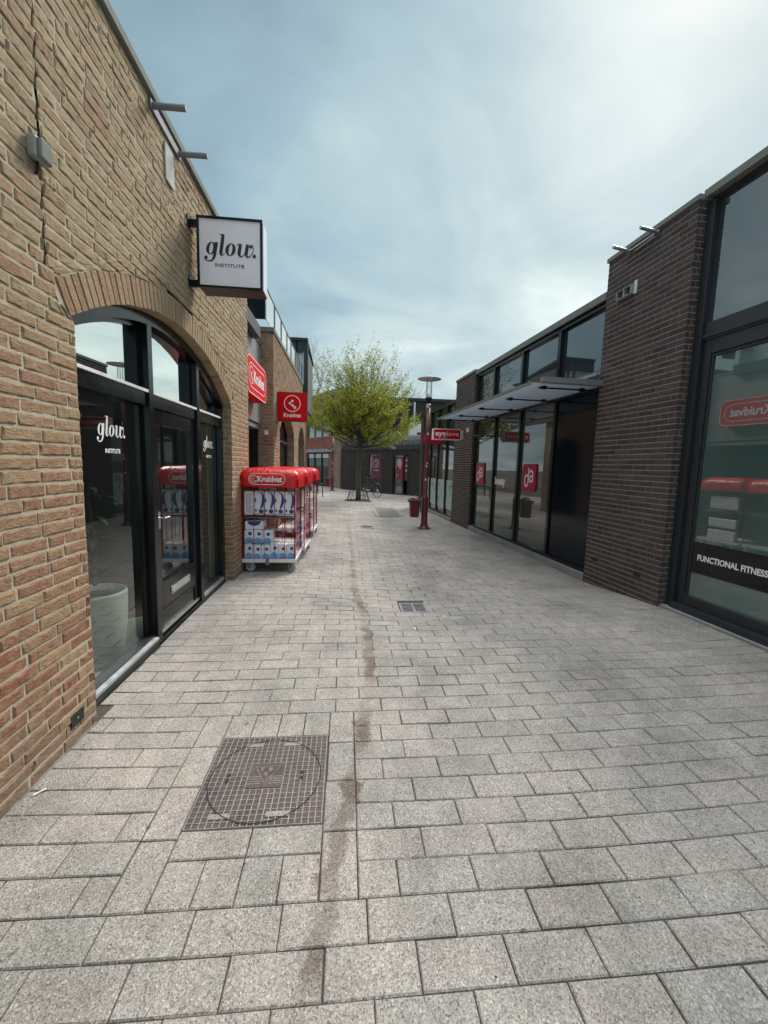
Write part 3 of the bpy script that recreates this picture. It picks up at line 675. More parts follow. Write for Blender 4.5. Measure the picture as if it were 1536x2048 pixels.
# glow lettering
def glow(m,fn,u0,v0,s,d,mi=0):
    sh=.16; e=[d]
    def D(): e[0]+=.0002; return e[0]
    f=lambda u,v,dd: fn(u0+(u+sh*v)*s,v0+v*s,dd)
    # x-height = 1
    ring(m,.42,.52,.40,.50,.15,.44,f,D(),mi)                     # g bowl
    ribbon(m,[(.78,1.02),(.78,.5),(.76,-.1),(.62,-.42),(.30,-.50),(.05,-.36)],[.26,.26,.24,.14,.08,.07],f,D(),mi)
    disc(m,.10,-.24,.14,f,D(),mi)
    ribbon(m,[(.93,1.62),(1.08,1.66),(1.18,1.60)],[.04,.08,.1],f,D(),mi)
    ribbon(m,[(1.22,1.68),(1.24,1.2),(1.25,.4),(1.27,.12)],[.24,.27,.27,.25],f,D(),mi)
    ribbon(m,[(1.24,.14),(1.34,.02),(1.48,.06),(1.56,.22)],[.2,.12,.06,.03],f,D(),mi)
    ring(m,2.00,.50,.42,.50,.15,.44,f,D(),mi)                    # o
    ribbon(m,[(2.48,.86),(2.56,.98),(2.68,1.0)],[.03,.06,.08],f,D(),mi)
    ribbon(m,[(2.74,1.0),(2.74,.6),(2.74,.28),(2.80,.1)],[.25,.26,.27,.2],f,D(),mi)
    ribbon(m,[(2.74,.16),(2.92,.0),(3.12,.12),(3.22,.4)],[.16,.10,.05,.04],f,D(),mi)
    ribbon(m,[(3.32,1.0),(3.32,.6),(3.32,.28),(3.36,.1)],[.25,.26,.27,.2],f,D(),mi)
    ribbon(m,[(3.32,.14),(3.52,.0),(3.78,.22),(3.86,.62),(3.74,.92),(3.62,.90)],[.16,.10,.06,.05,.08,.10],f,D(),mi)
    disc(m,3.60,.84,.13,f,D(),mi)
    disc(m,4.02,.10,.14,f,D(),mi)
m=M(); ff=lambda u,v,d:(PX+.001+d,u,v)
glow(m,ff,2.79,1.645,.078,.001); put_text(m,'INSTITUTE',.040,ff,2.87,1.535,width=.18,bold=.0012,d=.001)
m.build('lettering','wtext',panes[0])
m=M(); glow(m,ff,4.74,1.645,.078,.001); put_text(m,'INSTITUTE',.040,ff,4.82,1.535,width=.18,bold=.0012,d=.001)
m.build('lettering','wtext',panes[1])
# door
m=M(); a,b=P1[1]+.022,P2[0]-.004; xf=-.130
m.box(-.185,xf,a,a+.09,.03,1.90); m.box(-.185,xf,b-.09,b,.03,1.90); m.box(-.185,xf,a+.09,b-.09,1.78,1.90); m.box(-.185,xf,a+.09,b-.09,.24,.47); m.box(-.185,xf-.012,a+.09,b-.09,.07,.24)
m.box(-.185,xf+.004,a+.092,b-.092,.225,.240)
m.box(-.20,-.100,P1[1]+.002,P2[0]-.002,-.04,.028)
D=m.build('door','blackpaint',G,bevel=.003)
m=M(); m.box(-.16,xf+.012,a,b,.048,.066); m.build('kick_strip','alu',D)
m=M(); m.q((-.16,a+.09,.47),(-.16,b-.09,.47),(-.16,b-.09,1.78),(-.16,a+.09,1.78)); m.build('door_pane','glassL',D)
m=M(); m.box(xf,xf+.008,a+.24,b-.24,.315,.385); m.box(xf+.008,xf+.016,a+.26,b-.26,.326,.348); m.box(xf+.008,xf+.012,a+.26,b-.26,.353,.372); m.build('letter_plate','alu',D,bevel=.002)
m=M(); m.tube([(xf,a+.055,1.02),(xf+.045,a+.055,1.02),(xf+.045,a+.15,1.02)],.009,8); m.box(xf,xf+.006,a+.035,a+.075,.93,1.07); m.build('handle','alu',D)
# interior
m=M(); m.box(-3.4,-.205,J0-.6,YE-.2,-.06,-.008); m.build('shop_floor','floor',G)
m=M(); m.q((-3.4,J0-.6,0),(-3.4,YE-.2,0),(-3.4,YE-.2,3.8),(-3.4,J0-.6,3.8)); m.q((-3.4,YE-.2,0),(-.31,YE-.2,0),(-.31,YE-.2,3.8),(-3.4,YE-.2,3.8)); m.q((-3.4,J0-.6,2.9),(-.31,J0-.6,2.9),(-.31,YE-.2,2.9),(-3.4,YE-.2,2.9)); m.build('shop_inner_wall','wallin',G)
t=thing('planter','tall pale round planter standing inside the salon window','planter',(-1.80,3.05,-.0))
m=M(); m.lathe((0,0,0),[(0,0),(.13,0),(.155,.02),(.19,.28),(.20,.52),(.195,.54),(.18,.54),(.175,.49),(.0,.49)],36); m.build('pot','planter',t,True)
m=M(); m.lathe((0,0,0),[(0,.495),(.176,.494)],24); m.build('earth','soil',t)
m=M(); lf=M()
m.tube([(0,0,.58),(.01,.01,.9),(-.02,.0,1.25)],[.016,.012,.008],6)
for i in range(26):
    zb=U(.75,1.3); an=U(0,2*PI); l=U(.08,.20); c,s_=math.cos(an),math.sin(an); p=Vector((0,0,zb))
    pts=[p+Vector((c*l*k/4,s_*l*k/4,l*.6*(k/4)-l*.75*(k/4)**2)) for k in range(5)]
    for k in range(4):
        w0=.02*math.sin(PI*(k+.15)/4.3); w1=.02*math.sin(PI*(k+1.15)/4.6); q=Vector((-s_,c,0))
        lf.q(pts[k]-q*w0,pts[k]+q*w0,pts[k+1]+q*w1,pts[k+1]-q*w1)
m.build('stem','twig',t); lf.build('leaves',leafmat('houseplant_leaf',[(0,(.03,.06,.02)),(1,(.06,.10,.03))]),t)
# fittings on the left wall
t=thing('outdoor_lamp','small grey box lamp on the brick wall at the upper left','wall lamp',(LX,2.105,2.84))
m=M(); m.box(0,.042,-.042,.042,-.045,.045); m.build('housing','panel',t,bevel=.01)
m=M(); m.hexa([(.0435,-.036,-.05),(.060,-.034,-.042),(.060,.034,-.042),(.0435,.036,-.05),(.0435,-.036,.04),(.060,-.034,.035),(.060,.034,.035),(.0435,.036,.04)]); m.build('lamp_cover','pale',t,bevel=.006)
m=M(); m.tube([(.016,0,-.045),(.016,.0,-.075),(.0,.01,-.09)],.006,6); m.build('cable','dark',t)
t=thing('wall_plate','blank white rectangular plate high on the tan brick wall','plate',(LX,3.56,3.74))
m=M(); m.box(.001,.014,-.075,.075,-.13,.13); m.build('plate',plain('dull_white_plate',(.42,.43,.41),.8,spec=.1),t,bevel=.002)
t=thing('sign_bracket','empty grey steel bracket with two stub tubes below the roof edge on the tan wall','bracket',(LX,3.5,3.97))
m=M(); m.box(.002,.016,-.24,.28,-.045,.015); m.build('mounting_rail','galv',t)
for y in (-.2,.25):
    m=M(); m.tube([(.0,y,-.01),(.235,y,-.006)],.021,14); m.build('stub_tube','galv',t)
# glow hanging sign
t=thing('hanging_sign','square white lightbox sign reading glow. INSTITUTE in a black frame','sign',(-1.045,3.93,3.31))
w=.275; h=.29
m=M(); m.box(-w,w,0,.20,-h,h); m.build('housing','anthracite',t,bevel=.004)
for yy in (-1,1):
    pass
m=M(); 
for a in ((-w-.004,-w+.016,-h-.004,h+.004),(w-.016,w+.004,-h-.004,h+.004),(-w+.016,w-.016,-h-.004,-h+.016),(-w+.016,w-.016,h-.016,h+.004)): m.box(a[0],a[1],-.014,0,a[2],a[3])
m.build('frame','blackpaint',t)
m=M(); m.box(-w+.016,w-.016,-.006,-.001,-h+.016,h-.016); fc=m.build('sign_face','signwhite',t)
m=M(); m.box(w+.001,w+.006,.02,.18,-h+.01,h-.01); m.build('side_panel','signwhite',t)
m=M(); f2=lambda u,v,d:(u,-.0065-d,v); glow(m,f2,-.212,-.020,.104,.001); put_text(m,'INSTITUTE',.040,f2,-.005,-.115,width=.25,center=True,bold=.0006,d=.001); m.build('lettering','btext',fc)
for z in (.25,-.25):
    m=M(); m.box(-.352,-w,.03,.05,z-.03,z+.03); m.box(-.352,-.345,-.03,.11,z-.045,z+.045); m.hexa([(-.345,.055,z-.02),(-w,.055,z-.02),(-w,.075,z-.02),(-.345,.075,z-.02),(-.345,.055,z+.02),(-w,.055,z+.02),(-w,.075,z+.02),(-.345,.075,z+.02)]); m.build('wall_bracket','blackpaint',t)
# ---------------------------------------------------------------- drugstore building on the left, further on
K=thing('brick_drugstore','tan brick drugstore building with arched windows and a recessed entrance beyond the salon','building',(LX,0,0))
W1=(10.03,2.62,1.87,1.18); W2=(13.03,2.60,1.06,.86)   # centre, apex, radius, half
def clipK(z):
    iv=[(8.13,14.25)]
    for c,ap,rr,hf in (W1,W2):
        sp=arc_z(c,ap,rr,c+hf)
        if z<sp: h=hf
        elif z<ap+.12: h=min(arc_half(c,ap+.12,rr+.12,z),hf+.1)
        else: h=0
        if z<sp+.0: h=hf
        if h>0:
            o=[]
            for a,b in iv:
                if a<c<b: o+=[(a,c-h),(c+h,b)]
                else: o.append((a,b))
            iv=o
    return iv
m=M(); brickwall(m,fL,8.13,14.25,-.12,3.92,clipK,rough=.003,seg=1)
fP=lambda u,v,d:(u,8.12-d,v); brickwall(m,fP,-.30,-.004,-.12,3.92,None,wild=False,L=.1,rough=.002,seg=1)
for c,ap,rr,hf in (W1,W2):
    fQ=lambda u,v,d,c=c,hf=hf:(u,c+hf-d,v); brickwall(m,fQ,-.2,-.004,-.12,arc_z(c,ap,rr,c+hf),None,wild=False,L=.1,rough=.002,seg=1)
    fQ=lambda u,v,d,c=c,hf=hf:(u,c-hf+d,v); brickwall(m,fQ,-.2,-.004,-.12,arc_z(c,ap,rr,c+hf),None,wild=False,L=.1,rough=.002,seg=1)
m.build('wall',['kbrick','mortar'],K)
for c,ap,rr,hf in (W1,W2):
    m=M(); voussoirs(m,fL,c,ap,rr,hf,.11,.19); voussoir_bed(m,fL,c,ap,rr,hf,.11,.19); m.build('brick_arch',['kbrick','mortar'],K)
    m=M(); n=2; 
    for i in range(n+1): y=c-hf+.03+i*(2*hf-.12)/n; m.box(-.26,-.18,y,y+.06,.02,ap-.02 if i==1 else arc_z(c,ap,rr,c+hf*.9))
    m.box(-.26,-.17,c-hf,c+hf,1.93,2.0); m.box(-.262,-.16,c-hf,c+hf,2.0,2.015,1); m.box(-.26,-.16,c-hf,c+hf,-.02,.12)
    fr=m.build('window_frame',['blackpaint','alu'],K)
    m=M(); m.q((-.22,c-hf,0),(-.22,c+hf,0),(-.22,c+hf,ap),(-.22,c-hf,ap)); m.build('window_pane',opaque_glass('dark_shop_glass',(.012,.014,.015),1.6),fr)
m=M(); m.box(-3.,-.25,8.14,14.24,-.1,3.9); m.build('inner_block','dark',K)
m=M(); m.box(-.36,.02,8.09,14.28,3.922,4.0); m.build('roof_coping','pale',K); 
# recessed entrance bay
RX=-.235
m=M()
for i in range(2):
    m.box(RX-.03,RX,6.085+i*1.02,7.10+i*1.02,2.22,3.66)
m.build('facade_panel','panel',K)
m=M(); m.box(RX-.06,-.10,6.085,7.45,3.60,3.80); m.build('roof_beam','anthracite',K)
m=M(); m.box(RX,RX+.02,6.085,8.11,3.66,3.70); m.build('panel_trim','pale',K)
m=M(); m.box(-.5,RX-.03,6.085,8.11,2.12,2.20); m.box(-.5,-.42,6.085,6.16,-.02,2.12); m.build('door_lintel','panel',K)
m=M(); m.box(-.46,-.43,6.5,6.54,-.02,2.1,1); m.box(-.9,-.46,7.0,7.04,-.02,2.12); m.box(-.5,-.44,7.5,7.56,0,2.12); m.build('door_frame',['blackpaint','white'],K)
m=M(); m.box(-3,-2.9,6.1,8.1,0,2.6); m.box(-2.9,-.5,6.09,6.12,0,2.2); m.box(-2.9,-.6,8.02,8.10,0,2.2); m.box(-2.9,-.5,6.1,8.1,2.15,2.2); m.build('entrance_wall','wallin',K)
m=M(); m.box(-1.2,-.70,7.88,8.01,.2,2.1); m.build('warm_display','warm',K)
m=M(); m.box(-.16,-.10,8.03,8.09,2.02,2.10); m.build('sensor_box','white',K)
# roof terrace parts
m=M(); m.box(-.45,-.44,6.1,7.6,3.81,4.46); m.build('roof_screen','frost',K)
m=M(); m.box(-.36,-.06,7.62,7.66,3.99,4.56); m.box(-.062,-.046,7.60,7.68,3.99,4.58); m.build('black_end_panel','blackpanel',K)
ysP=[7.70,8.54,9.37,10.22,10.95,11.8,12.8,13.4]
for a,b in zip(ysP[:-1],ysP[1:]):
    m=M(); m.box(-.060,-.050,a+.02,b-.02,4.01,4.53); m.build('balustrade_pane','frost',K)
m=M()
for y in ysP[1:]: m.box(-.07,-.035,y-.012,y+.012,4.0,4.54)
m.box(-.066,-.040,7.68,13.42,4.54,4.56); m.build('balustrade_post','galv',K)
m=M(); m.box(-1.2,-.02,13.45,13.52,4.95,5.35); m.hexa([(-1.2,13.4,5.30),(.14,13.4,5.30),(.16,15.6,5.02),(-1.2,15.6,5.02),(-1.2,13.4,5.38),(.14,13.4,5.38),(.16,15.6,5.10),(-1.2,15.6,5.10)]); 
m.box(.02,.14,13.45,13.6,3.4,5.30); m.box(-.46,-.42,13.45,13.5,4.,5.3); m.box(-.22,-.19,13.45,13.5,4.,5.3)
m.build('roof_lantern_frame','anthracite',K)
m=M(); m.box(-1.2,.02,13.51,13.515,4.0,5.0); m.build('roof_lantern_pane','frost',K)
m=M(); m.box(.02,.12,13.61,15.5,3.2,5.04); m.build('roof_lantern_side',speck('grey_brown_cladding',(.13,.11,.105),.2,20),K)
# rounded red fascia sign
def emblem(m,fn,cx,cy,r,d,mi=0):
    ring(m,cx,cy,r,r,r*.90,r*.90,fn,d,mi,40)
    for dx,dy,q in ((.0,.30,.16),(-.28,.02,.16),(.02,-.22,.16),(.30,-.46,.17)): disc(m,cx+dx*r,cy+dy*r,q*r,fn,d+.0003,mi)
t=thing('fascia_sign','glossy red rounded Kruidvat panel sign mounted over the recessed entrance','sign',(LX-.03,6.86,2.79))
m=M(); m.prism([(p[0],p[1]) for p in rrect(1.42,.56,.16)],lambda u,v,d:(d,u,v),-.17,0.); m.build('housing','red',t)
m=M(); f3=lambda u,v,d:(d+.001,u,v); outline(m,rrect(1.40,.54,.15),.012,f3,.0,0); outline(m,rrect(1.22,.36,.17),.012,f3,.0005,0)
put_text(m,'Kruidvat',.25,f3,-.26,-.075,width=.76,bold=.008,d=.001); emblem(m,f3,-.42,0,.13,.001); m.build('lettering','wtext',t)
t=thing('hanging_sign','square red Kruidvat lightbox with a ring of white dots hanging over the carts','sign',(-1.105,8.55,2.625))
m=M(); m.box(-.295,.292,0,.14,-.288,.288); m.build('housing',plain('dark_red_housing',(.12,.008,.012),.4),t,bevel=.004)
m=M(); m.box(-.28,.277,-.010,-.001,-.274,.274); fc=m.build('sign_face','red',t)
m=M(); f4=lambda u,v,d:(u,-.0105-d,v); emblem(m,f4,.0,.062,.165,.001); put_text(m,'Kruidvat',.105,f4,.0,-.205,width=.34,center=True,bold=.0035,d=.001); m.build('lettering','wtext',fc)
# ---------------------------------------------------------------- roll containers
def cover_mesh(w,dp,z0,z1,seed):
    m=M(); random.seed(seed); nxs,ns=14,10; rings=[]
    prof=[(0,0),(0,.35),(.004,.62),(.03,.82),(.075,.95),(.14,1.0)]
    nseg=9
    def loop(ins,z):
        x0,x1,y0,y1=ins,w-ins,ins,dp-ins; P=[]
        for i in range(nseg): P.append((x0+(x1-x0)*i/nseg,y0))
        for i in range(nseg): P.append((x1,y0+(y1-y0)*i/nseg))
        for i in range(nseg): P.append((x1-(x1-x0)*i/nseg,y1))
        for i in range(nseg): P.append((x0,y1-(y1-y0)*i/nseg))
        o=[]
        for (x,y) in P:
            c=min(abs(x-x0)+abs(y-y0),abs(x-x1)+abs(y-y0),abs(x-x0)+abs(y-y1),abs(x-x1)+abs(y-y1)); k=max(0,1-c/.10)*.03
            cx,cy=w/2,dp/2; o.append((x+(cx-x)*k*.9+.006*noise.noise(Vector((x*9,y*9,z*9+seed))),y+(cy-y)*k*.9+.008*noise.noise(Vector((x*7+5,y*9,z*11+seed))),z+(.012*noise.noise(Vector((x*6,y*6,seed))) if z>z0+.02 else .006*math.sin(x*14+y*9))))
        return o
    k=0
    for ins,t in prof:
        m.v+=loop(ins,z0+(z1-z0)*t); 
    n=nseg*4
    for i in range(len(prof)-1):
        for j in range(n): j2=(j+1)%n; m.f.append((i*n+j,i*n+j2,(i+1)*n+j2,(i+1)*n+j)); m.m.append(0)
    b=(len(prof)-1)*n; c=len(m.v); m.v.append((w/2,dp/2,z1+.01))
    for j in range(n): m.f.append((b+j,b+(j+1)%n,c)); m.m.append(0)
    return m
def cart(label,loc,w,dp,seed,rz=0,text=True):
    t=thing('roll_container',label,'roll container',loc,rz,'red wire roll containers parked along the brick wall')
    cm=cover_mesh(w+.10,dp+.06,1.165,1.42,seed); 
    cm.v=[(x-.045,y-.03,z) for x,y,z in cm.v]; cv=cm.build('cover','redcover',t,True)
    random.seed(seed*3)
    if text:
        m=M(); f=lambda u,v,d:(w/2-.02+u,-.034-d,1.275+v); o=rrect(.48,.155,.077)
        outline(m,o,.008,f,.006); put_text(m,'Kruidvat',.105,f,-.125,-.034,width=.325,bold=.004,d=.0065); ring(m,-.168,0,.05,.05,.043,.043,f,.0065); 
        for dx,dy in ((0,.02),(-.02,0),(.0,-.018),(.02,-.03)): disc(m,-.168+dx,dy,.007,f,.007)
        m.build('lettering','wtext',cv)
    # wire panels
    def panel(fn,W,name,nv,hz):
        m=M()
        m.tube([fn(0,.17),fn(0,1.30)],.010,6); m.tube([fn(W,.17),fn(W,1.30)],.010,6)
        for i in range(1,nv): m.tube([fn(W*i/nv,.19),fn(W*i/nv,1.24)],.0034,5)
        for z in hz: m.tube([fn(0,z),fn(W,z)],.0036,5)
        m.build(name,'redwire',t)
    panel(lambda u,z:(u,0,z),w,'front_panel',5,(.19,.42,.80,1.12,1.24))
    panel(lambda u,z:(w,u,z),dp,'side_panel',5,(.19,.42,.80,1.12,1.24))
    panel(lambda u,z:(0,u,z),dp,'side_panel',5,(.19,.42,.80,1.12,1.24))
    panel(lambda u,z:(u,dp,z),w,'back_panel',5,(.19,.42,.80,1.12,1.24))
    m=M(); m.box(-.02,w/2-.05,-.025,.0,.135,.182); m.box(w/2+.0,w+.02,-.025,.0,.135,.182); m.box(-.02,w+.02,.001,dp,.150,.165); m.box(-.02,.0,.0,dp+.02,.135,.182); m.box(w,w+.02,.0,dp+.02,.135,.182); m.box(-.02,w+.02,dp,dp+.02,.135,.182); m.box(w/2-.05,w/2,-.022,-.002,.10,.178,1)
    m.build('base_frame',['white','galv'],t)
    for x in (.06,w-.06):
        for y in (.045,dp-.08):
            a=U(-.7,.7); c,s_=math.cos(a),math.sin(a)
            ct=bpy.data.objects.new('caster',None)
            m=M(); m.box(-.03,.03,-.03,.03,.122,.135); m.hexa([(-.022,-.02,.05),(-.016,-.02,.05),(-.016,.02,.05),(-.022,.02,.05),(-.022,-.03,.122),(-.016,-.03,.122),(-.016,.03,.122),(-.022,.03,.122)]); m.hexa([(.016,-.02,.05),(.022,-.02,.05),(.022,.02,.05),(.016,.02,.05),(.016,-.03,.122),(.022,-.03,.122),(.022,.03,.122),(.016,.03,.122)])
            fk=m.build('caster','galv',t); fk.location=(x,y,0); fk.rotation_euler=(0,0,a+PI/2)
            m=M(); m.lathe((0,-.02,.064),[(.0,-.014),(.024,-.016),(.026,-.010),(.046,-.010),(.048,-.016),(.058,-.016),(.064,-.009),(.064,.009),(.058,.016),(.048,.016),(.046,.010),(.026,.010),(.024,.016),(0,.014)],28,0,'x'); m.build('wheel','casterw',fk,True)
    m=M(); m.box(0.01,w-.01,.02,dp-.02,.745,.755); m.build('shelf','galv',t)
    return t
C1=(-1.375,5.60,gz(-1,5.6)+.004)
cart('front roll container with a red Kruidvat cover, facing the camera by the salon pillar',C1,.685,.72,3)
cart('second roll container, half hidden right behind the front one',(-1.345,6.42,gz(-1,6.4)+.004),.70,.72,11,-.03)
cart('third and farthest roll container, in front of the entrance pillar',(-1.385,8.33,gz(-1,8.3)+.004),.73,.74,23,-.02)
def swirl(m,fn,w,h,d):
    a=U(-.05,.05)
    ribbon(m,[(w*(.02+a),h*.46),(w*(.30+a),h*.34),(w*(.36+a),h*.08),(w*(.20+a),-h*.14),(w*(.10+a),-h*.22)],[.006,.026,.042,.028,.008],fn,d,1)
    disc(m,w*(.16+a),-h*.33,w*.24,fn,d+.0003,1,20,h*.085); disc(m,-w*.34,-h*.30,w*.10,fn,d+.0003,1,14,h*.06); disc(m,-w*.40,h*.12,w*.07,fn,d+.0003,1,14,h*.10); disc(m,-w*.05,h*.44,w*.12,fn,d+.0003,2,14,h*.03)
    m.poly([fn(-w*.46,-h*.46,d),fn(w*.46,-h*.46,d),fn(w*.46,-h*.43,d),fn(-w*.46,-h*.43,d)],2)
def pack(x,z,w,h,dp,y,kind,label,grp,org=C1):
    m=M(); hw,hh_=w/2,h/2
    o=rrect(w-.004,h-.004,min(w,h)*.16); m.prism(o,lambda u,v,d:(u,d,v),0,dp)
    f=lambda u,v,d:(u,-d,v)
    if kind=='swirl': swirl(m,f,w,h,.0012)
    elif kind=='dot':
        disc(m,w*.12,h*.20,w*.20,f,.0012,1); m.poly([f(-w*.40,-h*.47,.0012),f(w*.40,-h*.47,.0012),f(w*.46,-h*.20,.0012),f(w*.2,-h*.08,.0012),f(-w*.15,-h*.05,.0012),f(-w*.42,-h*.18,.0012)],2)
    elif kind=='grey':
        for i in range(4): m.poly([f(-w*.3+i*w*.15,-h*.4,.0012),f(-w*.24+i*w*.15,-h*.4,.0012),f(-w*.24+i*w*.15,h*.4,.0012),f(-w*.3+i*w*.15,h*.4,.0012)],3)
    elif kind=='wide': m.poly([f(w*.36*math.cos(i*PI/10),h*.46-h*.55*math.sin(i*PI/10),.0012) for i in range(11)],1)
    elif kind=='pink': disc(m,0,0,w*.3,f,.0012,1); disc(m,w*.1,-h*.25,w*.2,f,.0013,3)
    ob=m.build('tissue_pack',['packw','navy' if kind!='pink' else 'pinkp','skyblue','panel' if kind!='pink' else 'navy'],None,bevel=.004)
    ob.rotation_euler=(U(-.01,.01),U(-.022,.022),U(-.05,.05)); ob.location=(org[0]+x,org[1]+y+.006,org[2]+z); tag(ob,label,'tissue pack',grp); return ob
g1_='tissue packs in the front roll container'
onm=['first','second','third','fourth','fifth','sixth']
for i in range(5):
    pack(.075+i*.134,.945,.131,.33,.16,.012+U(0,.006),'grey' if i==0 else 'swirl',('grey striped white pack, first in the upper row of the front cart' if i==0 else 'tall pack with navy swirl, %s from left in upper row of front cart'%onm[i]),g1_)
    m=M()
for i in range(6):
    pack(.062+i*.113,.275+U(-.008,.012),.112,.22,.25,.010+U(0,.008),'dot','pack with navy dot, %s from left in bottom row of front cart'%onm[i],g1_)
for i in range(3):
    pack(.066+i*.122,.485+U(-.004,.004),.120,.19,.25,.012+U(0,.01),'dot','white and blue pack, %s from left in middle row of front cart'%onm[i],g1_)
pack(.14,.645,.25,.12,.22,.015,'wide','wide pack with navy half disc lying topmost on the left stack of the front cart',g1_)
for i,(x,z,w_,h_) in enumerate(((.62,.93,.10,.26),(.62,.52,.10,.18),(.62,.28,.10,.20))):
    pack(x,z,w_,h_,.5,.05,'dot' if i else 'grey',('grey printed pack on the upper shelf at the right of the second cart','white pack halfway up the right side of the second cart','white pack at the floor of the second cart, right side')[i],'packs in the second roll container',(-1.345,6.42,gz(-1,6.4)))
for i,(x,z,w_,h_) in enumerate(((.655,1.02,.12,.16),(.655,.48,.12,.24),(.62,.27,.16,.16))):
    pack(x,z,w_,h_,.4,.05,'pink',('pink patterned pack under the cover of the farthest cart','pink patterned pack halfway down the farthest cart','pink patterned pack at the foot of the farthest cart')[i],'packs in the farthest roll container',(-1.385,8.33,gz(-1,8.3)))
random.seed(99)
# ---------------------------------------------------------------- right side
A=Vector((3.47,4.10,0)); RZ=math.atan2(.058,.998)
def rw(s,t,z=0): # local (t into the building, s along) to world
    return (A.x-math.sin(RZ)*s+math.cos(RZ)*t,A.y+math.cos(RZ)*s+math.sin(RZ)*t,z)
fR=lambda u,v,d:(-d,u,v)
FFB=thing('gym_shop_building','dark glazed shop with a FUNCTIONAL FITNESS band at the right edge','building',tuple(A),RZ)
m=M()
m.box(.13,.20,-4.,-.005,4.20,4.235); m.build('roof_edge_rail','anthracite',FFB)
m=M(); m.box(.05,.5,-4.,-.005,4.237,4.30); m.box(.045,.05,-4,-.005,4.230,4.303); m.build('roof_coping','pale',FFB)
m=M(); m.box(.155,.16,-4,-.09,3.02,4.20); m.build('upper_pane','upglass',FFB)
m=M(); m.box(.10,.22,-.088,-.003,-.05,4.20); m.box(.13,.22,-4,-.088,2.84,3.015); m.box(.115,.13,-4,-.088,2.86,2.90); m.box(.145,.22,-.175,-.088,.10,2.84); m.box(.145,.22,-4,-.175,2.70,2.84); m.box(.145,.22,-4,-.175,.10,.205); m.box(.16,.22,-.20,-.175,.205,2.70); m.box(.16,.22,-4,-.20,2.67,2.70); 
m.box(.14,.22,-1.72,-1.60,.205,2.70)
m.build('window_frame','anthracite',FFB,bevel=.004)
m=M(); m.box(.175,.18,-4,-.20,.205,2.67); FP=m.build('window_pane','ffglass',FFB); dl_=math.radians(1.4); pv_=Vector((.175,-.2,0)); FP.rotation_euler=(0,0,dl_); FP.location=pv_-Matrix.Rotation(dl_,3,'Z')@pv_
m=M(); m.box(.170,.174,-4,-.20,.465,.79); bd=m.build('black_band','blackpaint',FP)
m=M(); ffn=lambda u,v,d:(.1695-d,-u,v); put_text(m,'FUNCTIONAL FITNESS',.082,ffn,.262,.603,width=.675,bold=.0030,d=.0005); m.build('lettering','wtext',bd)
m=M(); m.box(.02,.145,-4,-.003,-.05,.045,1); m.box(.06,.2,-4,-.09,.046,.10); m.build('threshold',['anthracite','kerb'],FFB)
m=M(); m.box(.40,4,-4,1.3,-.1,4.2); m.build('inner_block','dark',FFB)
m=M(); brickwall(m,fR,0,1.30,-.16,4.21,None,wild=False,rough=.001,seg=1,md=-.005,L=.21,J=.010)
fRj=lambda u,v,d:(u,-d,v); brickwall(m,fRj,.004,.13,-.16,4.21,None,wild=False,L=.11,rough=.001,seg=1,md=-.005)
fRk=lambda u,v,d:(u,1.30+d,v); brickwall(m,fRk,.004,.13,-.16,4.21,None,wild=False,L=.11,rough=.001,seg=1,md=-.005)
m.box(.01,.3,.01,1.29,4.1,4.205,1)
PB=m.build('brick_pillar',['dbrick','dmortar'],FFB)
m=M(); m.box(-.02,.4,-.02,1.32,4.212,4.262); m.build('pillar_coping','pale',FFB)
m=M()
for s_,z in ((1.10,.295),(.33,.295)): m.box(-.003,.004,s_-.05,s_+.05,z-.024,z+.024)
m.build('air_vent','dark',FFB)
t=thing('vent_box','small grey wall box with two openings high on the dark brick pillar','vent',rw(.92,-.0,3.69),RZ)
m=M(); m.box(-.05,-.001,-.12,.12,-.055,-.045); m.box(-.05,-.001,-.12,.12,.045,.055); m.box(-.05,-.001,-.13,-.115,-.055,.055); m.box(-.05,-.001,.115,.13,-.055,.055); m.box(-.05,-.001,-.01,.01,-.045,.045); m.box(-.012,-.001,-.17,-.13,-.06,.09,1)
m.build('housing',['panel','white'],t)
t=thing('sign_bracket','empty pale steel bracket with two stub tubes on top of the dark brick pillar','bracket',rw(.72,0,4.17),RZ)
m=M(); m.tube([(-.02,-.26,0),(-.02,.22,0)],.012,8); m.tube([(-.025,-.2,-.03),(-.025,.1,-.045)],.006,6); m.build('mounting_rail','alu',t)
for y,l in ((-.22,.23),(.20,.24)):
    m=M(); m.tube([(.0,y,.0),(-l,y,.03)],.020,14); m.build('stub_tube','alu',t)
# drugstore unit with canopy
DA=thing('cosmetics_shop_building','low dark shop with tall grey panes under a canopy between two brick pillars','building',tuple(A),RZ)
m=M(); m.box(.02,.5,1.31,5.985,3.775,3.85); m.box(.0,.02,1.31,5.985,3.765,3.86); m.build('roof_coping','pale',DA)
m=M(); 
for s_ in (1.33,2.44,3.68,4.97,5.93): m.box(.05,.16,s_-.04,s_+.04,2.82,3.77)
m.box(.05,.16,1.31,5.985,2.60,2.82); m.box(.05,.16,1.31,5.985,3.70,3.772)
for s_ in (2.44,3.63,4.80): m.box(.05,.15,s_-.035,s_+.035,.06,2.60)
m.box(.05,.15,5.90,5.985,.06,2.6); m.box(.045,.15,1.31,5.985,.03,.085)
m.build('window_frame','blackpaint',DA,bevel=.003)
for a,b in zip((1.37,2.48,3.72,5.01),(2.40,3.64,4.93,5.89)):
    m=M(); m.box(.11,.115,a,b,2.82,3.70); m.build('upper_pane','upglass',DA)
dp_=[]
for a,b in zip((2.475,3.665,4.835),(3.595,4.765,5.90)):
    m=M(); m.box(.10,.105,a,b,.085,2.60); dp_.append(m.build('window_pane','daglass',DA))
m=M(); m.box(.08,.09,1.31,2.405,-.04,2.60); m.build('black_panel','blackpanel',DA)
